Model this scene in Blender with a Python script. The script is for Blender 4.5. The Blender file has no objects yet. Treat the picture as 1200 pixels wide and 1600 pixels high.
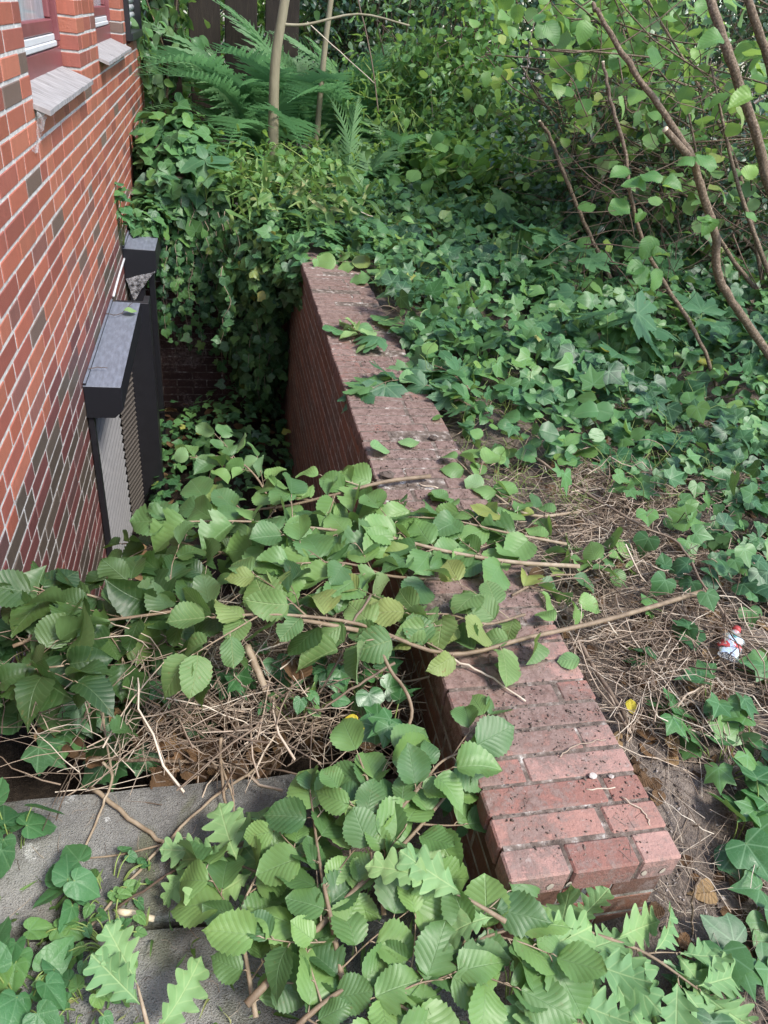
import bpy, math, random
import numpy as np
from mathutils import Matrix, Vector

random.seed(7)
rng = np.random.default_rng(11)
S = bpy.context.scene
COL = S.collection

# ------------------------------------------------------------------ camera
FPX = 1135.0                                   # focal length in photo pixels (1200 x 1600)
CAM = np.array([0.0, 0.0, 1.29])

def unit(v):
    v = np.array(v, float)
    return v / np.linalg.norm(v)

_dy = unit([-270, 805, -FPX])
_dz = -unit([-210, -1700, -FPX])
_dz = unit(_dz - _dy * np.dot(_dz, _dy))
_dx = np.cross(_dy, _dz)
ROT = np.array([_dx, _dy, _dz])

cam_data = bpy.data.cameras.new('camera')
cam = bpy.data.objects.new('camera', cam_data)
COL.objects.link(cam)
cam_data.sensor_fit = 'AUTO'
cam_data.sensor_width = 36.0
cam_data.lens = FPX / 1600.0 * 36.0
cam_data.clip_start = 0.02
cam_data.clip_end = 300
_m = Matrix.Identity(4)
for _i in range(3):
    for _j in range(3):
        _m[_i][_j] = ROT[_i][_j]
    _m[_i][3] = CAM[_i]
cam.matrix_world = _m
S.camera = cam

# ------------------------------------------------------------------ world, sun, exposure
SUN_EL, SUN_AZ = math.radians(54), math.radians(138)       # azimuth clockwise from +Y
world = bpy.data.worlds.new('World')
S.world = world
world.use_nodes = True
wn = world.node_tree
wn.nodes.clear()
_o = wn.nodes.new('ShaderNodeOutputWorld')
_b = wn.nodes.new('ShaderNodeBackground')
_s = wn.nodes.new('ShaderNodeTexSky')
_s.sky_type = 'NISHITA'
_s.sun_disc = False
_s.sun_elevation = SUN_EL
_s.sun_rotation = SUN_AZ
_s.air_density = 1.0
_s.dust_density = 1.2
_s.ozone_density = 0.6
_b.inputs['Strength'].default_value = 0.11
wn.links.new(_s.outputs[0], _b.inputs[0])
wn.links.new(_b.outputs[0], _o.inputs[0])

sun_d = bpy.data.lights.new('sun', 'SUN')
sun_d.energy = 1.5
sun_d.angle = math.radians(13)
sun_d.color = (1.0, 0.96, 0.90)
sun = bpy.data.objects.new('sun', sun_d)
COL.objects.link(sun)
_sd = Vector((math.sin(SUN_AZ) * math.cos(SUN_EL), math.cos(SUN_AZ) * math.cos(SUN_EL), math.sin(SUN_EL)))
sun.rotation_euler = _sd.to_track_quat('Z', 'Y').to_euler()
sun.location = _sd * 20

S.view_settings.view_transform = 'Standard'
S.view_settings.look = 'None'
S.view_settings.exposure = 1.9
S.view_settings.gamma = 1.0
S.render.engine = 'CYCLES'
S.cycles.max_bounces = 8
S.cycles.diffuse_bounces = 4
S.cycles.transparent_max_bounces = 12

# ------------------------------------------------------------------ photo pixel -> metres at a known plane
def ray(x, y):
    return ROT @ unit([(x - 600) / FPX, -(y - 800) / FPX, -1])

def gz(x, y, z):
    r = ray(x, y)
    return CAM + r * (z - CAM[2]) / r[2]

def gy(x, y, Y):
    r = ray(x, y)
    return CAM + r * (Y - CAM[1]) / r[1]

def gx(x, y, X):
    r = ray(x, y)
    return CAM + r * (X - CAM[0]) / r[0]

# ------------------------------------------------------------------ object helpers
def tag(o, label=None, cat=None, group=None, kind=None):
    if label: o['label'] = label
    if cat: o['category'] = cat
    if group: o['group'] = group
    if kind: o['kind'] = kind
    return o

def thing(name, loc, label, cat, group=None):
    o = bpy.data.objects.new(name, None)
    o.empty_display_size = 0.05
    COL.objects.link(o)
    o.location = loc
    return tag(o, label, cat, group)

class MB:
    """collects geometry; build() links it as one mesh object"""
    def __init__(s):
        s.v, s.l, s.n, s.uv, s.t, s.c, s.mi, s.off = [], [], [], [], [], [], [], 0
        s.smooth = []
    def raw(s, v, loops, sizes, uv=None, tint=0.5, col=None, mi=0, smooth=True):
        v = np.asarray(v, float).reshape(-1, 3)
        k = len(v)
        s.v.append(v)
        s.l.append(np.asarray(loops, np.int64) + s.off)
        s.n.append(np.asarray(sizes, np.int64))
        s.uv.append(np.zeros((k, 3)) if uv is None else np.asarray(uv, float).reshape(-1, 3))
        s.t.append(np.full(k, tint) if np.isscalar(tint) else np.asarray(tint, float))
        s.c.append(np.tile(np.array([.5, .5, .5]) if col is None else np.asarray(col, float), (k, 1)) if (col is None or np.ndim(col) == 1) else np.asarray(col, float))
        s.mi.append(np.full(len(sizes), mi))
        s.smooth.append(np.full(len(sizes), smooth))
        s.off += k
    def faces(s, v, fs, **k):
        s.raw(v, [i for f in fs for i in f], [len(f) for f in fs], **k)
    def box(s, a, b, bev=0.0, **k):
        a, b = np.minimum(a, b), np.maximum(a, b)
        k.setdefault('smooth', False)
        if bev <= 0:
            v = [(x, y, z) for x in (a[0], b[0]) for y in (a[1], b[1]) for z in (a[2], b[2])]
            s.faces(v, [(0, 1, 3, 2), (4, 6, 7, 5), (0, 4, 5, 1), (2, 3, 7, 6), (0, 2, 6, 4), (1, 5, 7, 3)], **k)
            return
        v, idx = [], {}
        for i in range(8):
            c = np.array([b[0] if i & 1 else a[0], b[1] if i & 2 else a[1], b[2] if i & 4 else a[2]])
            sg = np.array([-1 if i & 1 else 1, -1 if i & 2 else 1, -1 if i & 4 else 1])
            for ax in range(3):
                p = c + sg * bev
                p[ax] = c[ax]
                idx[i, ax] = len(v)
                v.append(p)
        fs = []
        for ax in range(3):
            u, w = (ax + 1) % 3, (ax + 2) % 3
            for hi in (0, 1):
                q = [hi << ax, (hi << ax) | (1 << u), (hi << ax) | (1 << u) | (1 << w), (hi << ax) | (1 << w)]
                f = [idx[j, ax] for j in q]
                fs.append(f if hi else f[::-1])
        for ax in range(3):
            u, w = (ax + 1) % 3, (ax + 2) % 3
            for su in (0, 1):
                for sw in (0, 1):
                    i0 = (su << u) | (sw << w)
                    i1 = i0 | (1 << ax)
                    f = [idx[i0, u], idx[i1, u], idx[i1, w], idx[i0, w]]
                    fs.append(f if (su ^ sw) else f[::-1])
        for i in range(8):
            f = [idx[i, 0], idx[i, 1], idx[i, 2]]
            par = bin(i).count('1') % 2
            fs.append(f if par else f[::-1])
        s.faces(v, fs, **k)
    def tube(s, pts, radii, sides=6, tint=0.5, smoothing=4, mi=0, cap=True):
        P = np.asarray(pts, float)
        R = np.asarray(radii, float) if np.ndim(radii) else np.full(len(P), radii)
        if len(R) != len(P):
            R = np.interp(np.linspace(0, 1, len(P)), np.linspace(0, 1, len(R)), R)
        if smoothing > 1 and len(P) > 2:
            Q, RR = [], []
            E = np.vstack([2 * P[0] - P[1], P, 2 * P[-1] - P[-2]])
            for i in range(len(P) - 1):
                p0, p1, p2, p3 = E[i:i + 4]
                for t in np.linspace(0, 1, smoothing, endpoint=False):
                    Q.append(.5 * (2 * p1 + (p2 - p0) * t + (2 * p0 - 5 * p1 + 4 * p2 - p3) * t * t + (3 * p1 - p0 - 3 * p2 + p3) * t ** 3))
                    RR.append(R[i] * (1 - t) + R[i + 1] * t)
            Q.append(P[-1]); RR.append(R[-1])
            P, R = np.array(Q), np.array(RR)
        n = len(P)
        T = np.gradient(P, axis=0)
        T /= np.linalg.norm(T, axis=1)[:, None] + 1e-9
        u = np.cross(T[0], [0.31, 0.2, 0.93]); u /= np.linalg.norm(u) + 1e-9
        V = np.zeros((n * sides, 3)); UV = np.zeros((n * sides, 3))
        ang = np.linspace(0, 2 * np.pi, sides, endpoint=False)
        L = 0
        for i in range(n):
            u = u - T[i] * np.dot(u, T[i]); u /= np.linalg.norm(u) + 1e-9
            w = np.cross(T[i], u)
            V[i * sides:(i + 1) * sides] = P[i] + R[i] * (np.cos(ang)[:, None] * u + np.sin(ang)[:, None] * w)
            if i: L += np.linalg.norm(P[i] - P[i - 1])
            UV[i * sides:(i + 1) * sides, 0] = ang / 6.283
            UV[i * sides:(i + 1) * sides, 1] = L
        fs = []
        for i in range(n - 1):
            for j in range(sides):
                k = (j + 1) % sides
                fs.append((i * sides + j, i * sides + k, (i + 1) * sides + k, (i + 1) * sides + j))
        if cap:
            fs.append(tuple(range(sides))[::-1]); fs.append(tuple(range((n - 1) * sides, n * sides)))
        s.faces(V, fs, uv=UV, tint=tint, mi=mi)
        return P
    def build(s, name, mats, parent=None):
        me = bpy.data.meshes.new(name)
        v = np.concatenate(s.v); l = np.concatenate(s.l); n = np.concatenate(s.n)
        loc = np.array(parent_loc(parent)) if parent else np.zeros(3)
        me.vertices.add(len(v)); me.vertices.foreach_set('co', (v - loc).astype(np.float32).ravel())
        me.loops.add(len(l)); me.loops.foreach_set('vertex_index', l.astype(np.int32))
        me.polygons.add(len(n))
        st = np.zeros(len(n), np.int32); st[1:] = np.cumsum(n)[:-1]
        me.polygons.foreach_set('loop_start', st)
        me.polygons.foreach_set('material_index', np.concatenate(s.mi).astype(np.int32))
        me.polygons.foreach_set('use_smooth', np.concatenate(s.smooth).astype(bool))
        a = me.attributes.new('luv', 'FLOAT_VECTOR', 'POINT'); a.data.foreach_set('vector', np.concatenate(s.uv).astype(np.float32).ravel())
        a = me.attributes.new('tint', 'FLOAT', 'POINT'); a.data.foreach_set('value', np.concatenate(s.t).astype(np.float32))
        a = me.attributes.new('hue', 'FLOAT_VECTOR', 'POINT'); a.data.foreach_set('vector', np.concatenate(s.c).astype(np.float32).ravel())
        me.update(calc_edges=True)
        for m in (mats if isinstance(mats, (list, tuple)) else [mats]): me.materials.append(m)
        o = bpy.data.objects.new(name, me)
        COL.objects.link(o)
        if parent: o.parent = parent
        return o

def parent_loc(p):
    v = Vector((0, 0, 0))
    while p is not None:
        v += p.location
        p = p.parent
    return v

class Batch(MB):
    """many placements of templates, baked to one mesh"""
    def __init__(s):
        super().__init__(); s.q = {}
    def put(s, tm, pos, d, nrm, size, tint=None, width=1.0):
        d = unit(d); nrm = np.asarray(nrm, float)
        x = np.cross(d, nrm); k = np.linalg.norm(x)
        if k < 1e-4:
            x = np.cross(d, [0.3, 0.5, 0.8]); k = np.linalg.norm(x)
        x /= k
        z = np.cross(x, d)
        s.q.setdefault(id(tm), (tm, [], [], []))
        e = s.q[id(tm)]
        e[1].append(np.column_stack([x * size * width, d * size, z * size]))
        e[2].append(pos)
        e[3].append(random.random() if tint is None else tint)
    def flush(s):
        for tm, A, P, T in s.q.values():
            A, P, T = np.array(A), np.array(P), np.array(T)
            m, k = len(A), len(tm['v'])
            V = np.einsum('mij,kj->mki', A, tm['v']) + P[:, None, :]
            loops = (tm['l'][None, :] + (np.arange(m) * k)[:, None]).ravel()
            s.raw(V.reshape(-1, 3), loops, np.tile(tm['n'], m), uv=np.tile(tm['uv'], (m, 1)), tint=np.repeat(T, k))
        s.q = {}
    def build(s, *a, **k):
        s.flush()
        return super().build(*a, **k)

# ------------------------------------------------------------------ leaf templates
def T_from(v, fs, uv):
    return dict(v=np.array(v, float), l=np.array([i for f in fs for i in f]), n=np.array([len(f) for f in fs]), uv=np.array(uv, float))

def strip_leaf(w, n, cols, fold=.15, droop=.25, wave=.03, shift=None, seed=0, twist=0.0, side=0.0):
    r = np.random.default_rng(seed)
    ph = r.uniform(0, 6.28, 3)
    v, uv, fs = [], [], []
    m = len(cols)
    for i in range(n):
        t = i / (n - 1)
        for c in cols:
            ww = w(t, i, c)
            x = c * ww
            y = t + (shift(t, i, c) if shift else 0)
            z = fold * abs(x) - droop * t * t + wave * (math.sin(t * 9 + ph[0] + (2 if c > 0 else 0)) * abs(c) ** 1.5 + .5 * math.sin(t * 4 + ph[1]))
            z += twist * x * (t - .3)
            v.append((x + side * t * t, y, z)); uv.append((x, t, 0))
    for i in range(n - 1):
        for j in range(m - 1):
            a = i * m + j
            fs.append((a, a + 1, a + m + 1, a + m))
    return T_from(v, fs, uv)

def outline_leaf(half, centre=(0, 0.1), rings=(.5, 1), cup=.1, droop=.2, wave=.04, seed=0):
    r = np.random.default_rng(seed)
    ph = r.uniform(0, 6.28, 4)
    right = list(half)
    left = [(-x, y) for x, y in half[::-1] if abs(x) > 1e-6]
    out = right + left
    k = len(out)
    v2 = [centre]
    for q in rings:
        for x, y in out:
            v2.append((centre[0] + (x - centre[0]) * q, centre[1] + (y - centre[1]) * q))
    v, uv = [], []
    for x, y in v2:
        rr = math.hypot(x, y - .1)
        z = cup * abs(x) - droop * max(0, y) ** 2 - droop * .8 * x * x + wave * math.sin(5 * x + ph[0]) * rr + wave * math.sin(6 * y + ph[1]) * rr
        v.append((x, y, z)); uv.append((x, y, 0))
    fs = []
    for j in range(k):
        fs.append((0, 1 + j, 1 + (j + 1) % k))
    for q in range(len(rings) - 1):
        a = 1 + q * k
        for j in range(k):
            fs.append((a + j, a + k + j, a + k + (j + 1) % k, a + (j + 1) % k))
    fs = [f[::-1] for f in fs]
    return T_from(v, fs, uv)

def hz(t, i, c):
    base = 0.47 * math.sin(math.pi * min(1, max(0, t)) ** .83) ** .62 if 0 < t < 1 else 0.0
    if t > .86: base *= (1 - (t - .86) / .14) ** .45 if t < 1 else 0
    if abs(c) == 1: base *= 1 + (.055 if i % 2 else -.035)
    return max(base, .004)
def ov(t, i, c):
    return max(.3 * math.sin(math.pi * t ** .75) ** .8 if 0 < t < 1 else 0, .004)
def rd(t, i, c):
    return max(.42 * math.sin(math.pi * t ** .85) ** .6 if 0 < t < 1 else 0, .004)
def ln(t, i, c):
    return max(.13 * math.sin(math.pi * t ** .6) ** .8 if 0 < t < 1 else 0, .003)
def ok_(t, i, c):
    env = .018 + .33 * max(0, math.sin(math.pi * min(1, max(0, (t - .04) / .98)) ** 1.25)) ** .8
    if t < .06 or t >= 1: return .012
    lob = .5 - .5 * math.cos(2 * math.pi * (t * 5.2 - .1))
    lob = lob ** .55
    f = 1 - (.62 * (1 - lob)) * min(1, abs(c) * 1.2) if abs(c) > .4 else 1 - .25 * (1 - lob)
    return env * f
def ok_shift(t, i, c):
    lob = .5 - .5 * math.cos(2 * math.pi * (t * 5.2 - .1))
    return .05 * abs(c) * lob * (1 if t < .93 else .2)

C5, C3 = (-1, -.55, 0, .55, 1), (-1, 0, 1)
HAZEL = [strip_leaf(hz, 21, C5, fold=a, droop=b, wave=c, seed=s, twist=tw, side=sd) for s, (a, b, c, tw, sd) in enumerate([(.12, .18, .03, .1, .02), (.3, .3, .05, -.2, -.04), (-.1, .1, .035, .2, .05), (.05, .42, .06, -.1, 0), (.45, .15, .04, .15, -.03), (.18, -.12, .05, -.3, .03)])]
def hz2(t, i, c):
    base = (.44 if c < 0 else .38) * math.sin(math.pi * min(1, max(0, t)) ** .72) ** .7 if 0 < t < 1 else 0.0
    if t > .8: base *= max(0, 1 - (t - .8) / .2) ** .8
    if abs(c) == 1: base *= 1 + (.07 if i % 2 else -.04) + .03 * math.sin(i * 2.3)
    return max(base, .004)
def hz3(t, i, c):
    base = (.40 if c < 0 else .50) * math.sin(math.pi * min(1, max(0, t)) ** .9) ** .55 if 0 < t < 1 else 0.0
    if t > .88: base *= max(0, 1 - (t - .88) / .12) ** .5
    if c == 1 and 8 <= i <= 11: base *= .62
    if abs(c) == 1: base *= 1 + (.06 if i % 2 else -.04)
    return max(base, .004)
HAZEL += [strip_leaf(q, 21, C5, fold=a, droop=b, wave=c, seed=20 + s, twist=tw, side=sd) for s, (q, a, b, c, tw, sd) in enumerate([(hz2, .2, .35, .06, .35, .08), (hz2, .75, .3, .05, -.3, -.06), (hz3, .1, .15, .07, .2, .03), (hz3, .9, .5, .05, .1, .1), (hz2, -.25, .25, .06, -.5, .05), (hz2, .3, .7, .05, .2, -.08)])]
HAZEL_LO = [strip_leaf(hz, 9, C3, fold=a, droop=b, wave=.04, seed=s) for s, (a, b) in enumerate([(.12, .18), (.3, .3), (-.08, .12), (.2, .45)])]
OAK = [strip_leaf(ok_, 44, C5, fold=a, droop=b, wave=c, shift=ok_shift, seed=s, twist=tw, side=sd) for s, (a, b, c, tw, sd) in enumerate([(.1, .15, .03, .15, .03), (.28, .3, .04, -.2, -.05), (-.12, .12, .05, .3, .06), (.35, .05, .05, -.15, -.02), (.2, .6, .06, .4, .08), (.6, .35, .05, -.4, -.1), (.15, -.25, .07, .5, .04)])]
OVATE = [strip_leaf(ov, 7, C3, fold=a, droop=b, wave=.03, seed=s) for s, (a, b) in enumerate([(.15, .2), (.4, .35), (0, .1), (.25, .5)])]
ROUND = [strip_leaf(rd, 8, C3, fold=a, droop=b, wave=.04, seed=s) for s, (a, b) in enumerate([(.15, .15), (.4, .3), (.05, .1)])]
LANCE = [strip_leaf(ln, 8, C3, fold=a, droop=b, wave=.03, seed=s) for s, (a, b) in enumerate([(.25, .3), (.5, .6), (.1, .1)])]
IVY_H = [(0, 1.0), (.07, .82), (.15, .66), (.22, .52), (.36, .52), (.56, .52), (.5, .34), (.42, .14), (.46, .02), (.5, -.16), (.36, -.2), (.2, -.24), (.07, -.15), (0, -.03)]
IVY_W = [(0, 1.0), (.13, .8), (.24, .58), (.38, .44), (.55, .36), (.58, .2), (.56, .0), (.5, -.14), (.38, -.22), (.22, -.24), (.08, -.14), (0, -.03)]
IVY = [outline_leaf(h, cup=c, droop=d, wave=w, seed=s) for s, (h, c, d, w) in enumerate([(IVY_H, .08, .15, .05), (IVY_W, .2, .3, .06), (IVY_H, -.1, .25, .07), (IVY_W, .05, .1, .08), (IVY_H, .35, .2, .05)])]
IVY_Q = [(0, .9), (.14, .7), (.36, .5), (.5, .36), (.48, .08), (.38, -.14), (.16, -.19), (0, -.03)]
IVY_LO = [outline_leaf(h, rings=(1,), cup=c, droop=d, wave=.06, seed=s) for s, (h, c, d) in enumerate([(IVY_W, .1, .2), (IVY_Q, .25, .3), (IVY_H, .0, .35), (IVY_Q, -.1, .3), (IVY_Q, .4, .2)])]
IVY_P = [(0, .9), (.1, .78), (.24, .62), (.36, .5), (.48, .42), (.5, .26), (.47, .08), (.44, -.08), (.33, -.17), (.18, -.2), (.07, -.12), (0, -.03)]
IVY_MIX = [IVY[1], IVY[3]] + [outline_leaf(IVY_P, cup=c, droop=d, wave=w, seed=70 + s) for s, (c, d, w) in enumerate([(.15, .25, .08), (.35, .35, .07), (-.1, .3, .09)])]
MAP_H = [(0, 1.0), (.05, .86), (.1, .84), (.12, .74), (.19, .7), (.2, .58), (.24, .5), (.32, .58), (.36, .66), (.42, .66), (.55, .8), (.62, .74), (.64, .62), (.6, .52), (.66, .48), (.62, .36), (.52, .24), (.62, .22), (.66, .14), (.78, .08), (.7, 0), (.6, -.08), (.5, -.16), (.36, -.14), (.2, -.2), (.08, -.14), (0, -.02)]
MAPLE = [outline_leaf(MAP_H, rings=(.4, .75, 1), cup=c, droop=d, wave=w, seed=s) for s, (c, d, w) in enumerate([(.1, .2, .04), (-.1, .3, .06), (.2, .15, .07)])]
HEART_H = [(0, 1.0), (.1, .88), (.18, .83), (.26, .7), (.35, .62), (.4, .46), (.46, .34), (.46, .18), (.47, .06), (.41, -.08), (.34, -.17), (.22, -.22), (.1, -.17), (0, -.02)]
HEART = [outline_leaf(HEART_H, rings=(.5, 1), cup=c, droop=d, wave=w, seed=s) for s, (c, d, w) in enumerate([(.15, .15, .05), (.0, .3, .07), (.3, .2, .05)])]

def frond_template(seed, np_=30, length_profile=.3, n=9, lobed=True):
    """one fern frond of unit length, arching, with toothed pinnae on both sides"""
    r = np.random.default_rng(seed)
    v, fs, uv = [], [], []
    arch = r.uniform(.3, .75)
    def mid(t):
        return np.array([0.03 * math.sin(3 * t), t * (1 - .12 * t), .28 * t - arch * 1.3 * t ** 2.3])
    for i in range(16):            # rachis ribbon
        t = i / 15; p = mid(t); w = .006 * (1 - t) + .0015
        for sx in (-1, 0, 1):
            v.append((p[0] + sx * w, p[1], p[2] + (.004 if sx == 0 else 0))); uv.append((0, t, 1))
    for i in range(15):
        for j in range(2):
            a = i * 3 + j
            fs.append((a, a + 1, a + 4, a + 3))
    for k in range(np_):
        t = .12 + .87 * k / (np_ - 1)
        p = mid(t)
        L = length_profile * (math.sin(math.pi * min(1, .16 + t * .86)) ** .8) * r.uniform(.85, 1.08) + .012
        for sg in (-1, 1):
            an = math.radians(68 - 22 * t + r.uniform(-5, 5))
            d = np.array([sg * math.sin(an), math.cos(an), -.12 - .25 * r.random()])
            nrm = np.array([0, 0, 1.0]); side = np.cross(nrm, d); side /= np.linalg.norm(side)
            b0 = len(v)
            for i in range(n):
                s = i / (n - 1)
                c = p + d * L * s + np.array([0, 0, -.25 * L * s * s])
                w = .062 * L * (1 - s ** 1.6) + .0012
                if lobed: w *= (1.35 if i % 2 else .55)
                for e in (-1, 0, 1):
                    v.append(tuple(c + side * w * e + d * (abs(e) * w * .35) + np.array([0, 0, (.12 * w if e == 0 else 0)]))); uv.append((e * w, s, 0))
            for i in range(n - 1):
                for j in range(2):
                    a = b0 + i * 3 + j
                    fs.append((a, a + 1, a + 4, a + 3))
    return T_from(v, fs, uv)

FROND = [frond_template(s, np_=30, n=13, length_profile=.26) for s in range(5)]
LADDER = [frond_template(9, np_=22, n=7, length_profile=.24, lobed=False)]

def twig_template(seed, bend, seg=7, sides=4):
    r = np.random.default_rng(seed)
    P = np.zeros((seg, 3)); P[:, 1] = np.linspace(0, 1, seg)
    ph = r.uniform(0, 6.28, 4)
    P[:, 0] = bend * (np.sin(P[:, 1] * r.uniform(2, 5) + ph[0]) - math.sin(ph[0])) + r.normal(0, bend * .14, seg)
    P[:, 2] = bend * .5 * (np.sin(P[:, 1] * r.uniform(2, 5) + ph[1]) - math.sin(ph[1])) + r.normal(0, bend * .1, seg)
    m = MB(); m.tube(P, np.linspace(.009, .005, seg), sides=sides, smoothing=1, cap=False)
    return dict(v=m.v[0], l=m.l[0], n=m.n[0], uv=m.uv[0])
TWIG = [twig_template(i, .03 + .02 * i) for i in range(10)]
CURLY = [twig_template(40 + i, .2 + .06 * i, seg=11) for i in range(6)]

def crumb_template(seed):
    r = np.random.default_rng(seed)
    v = np.array([(1, 0, 0), (-1, 0, 0), (0, 1, 0), (0, -1, 0), (0, 0, 1), (0, 0, -.4)], float) * r.uniform(.5, 1.3, (6, 3)) + r.normal(0, .15, (6, 3))
    v *= [.5, .8, .4]
    fs = [(0, 2, 4), (2, 1, 4), (1, 3, 4), (3, 0, 4), (2, 0, 5), (1, 2, 5), (3, 1, 5), (0, 3, 5)]
    return T_from(v, fs, np.zeros((6, 3)))
CRUMB = [crumb_template(i) for i in range(8)]

# ------------------------------------------------------------------ materials
def newmat(name):
    m = bpy.data.materials.new(name); m.use_nodes = True
    nt = m.node_tree; nt.nodes.clear()
    out = nt.nodes.new('ShaderNodeOutputMaterial')
    return m, nt, out
def N(nt, t, **k):
    n = nt.nodes.new(t)
    for a, b in k.items():
        if a in ('op',): n.operation = b
        elif hasattr(n, a) and a not in ('inputs',): setattr(n, a, b)
    return n
def lk(nt, a, b): nt.links.new(a, b)
def mth(nt, op, a, b=None, c=None, clamp=False):
    n = nt.nodes.new('ShaderNodeMath'); n.operation = op; n.use_clamp = clamp
    for i, x in enumerate((a, b, c)):
        if x is None: continue
        if hasattr(x, 'is_output') or hasattr(x, 'links'): lk(nt, x, n.inputs[i])
        else: n.inputs[i].default_value = x
    return n.outputs[0]
def mix(nt, f, a, b, bt='MIX'):
    n = nt.nodes.new('ShaderNodeMix'); n.data_type = 'RGBA'; n.blend_type = bt
    for sock, x in ((n.inputs[0], f), (n.inputs[6], a), (n.inputs[7], b)):
        if hasattr(x, 'links'): lk(nt, x, sock)
        elif isinstance(x, (int, float)): sock.default_value = x
        else: sock.default_value = (*x, 1)
    return n.outputs[2]
def noise(nt, scale, detail=3, rough=.55, coord=None, dist=0):
    n = nt.nodes.new('ShaderNodeTexNoise'); n.inputs['Scale'].default_value = scale
    n.inputs['Detail'].default_value = detail; n.inputs['Roughness'].default_value = rough
    n.inputs['Distortion'].default_value = dist
    if coord is None:
        c = nt.nodes.new('ShaderNodeTexCoord'); coord = c.outputs['Object']
    lk(nt, coord, n.inputs['Vector'])
    return n.outputs[0]
def ramp(nt, x, stops):
    n = nt.nodes.new('ShaderNodeValToRGB')
    e = n.color_ramp.elements
    while len(e) > 1: e.remove(e[-1])
    e[0].position = stops[0][0]; e[0].color = (*stops[0][1], 1)
    for p, c in stops[1:]:
        q = e.new(p); q.color = (*c, 1)
    lk(nt, x, n.inputs[0])
    return n.outputs[0]
def step(nt, x, a, b):
    n = nt.nodes.new('ShaderNodeMapRange'); n.interpolation_type = 'SMOOTHSTEP'
    lk(nt, x, n.inputs[0]); n.inputs[1].default_value = a; n.inputs[2].default_value = b
    return n.outputs[0]
def attr(nt, name):
    n = nt.nodes.new('ShaderNodeAttribute'); n.attribute_name = name
    return n

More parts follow.
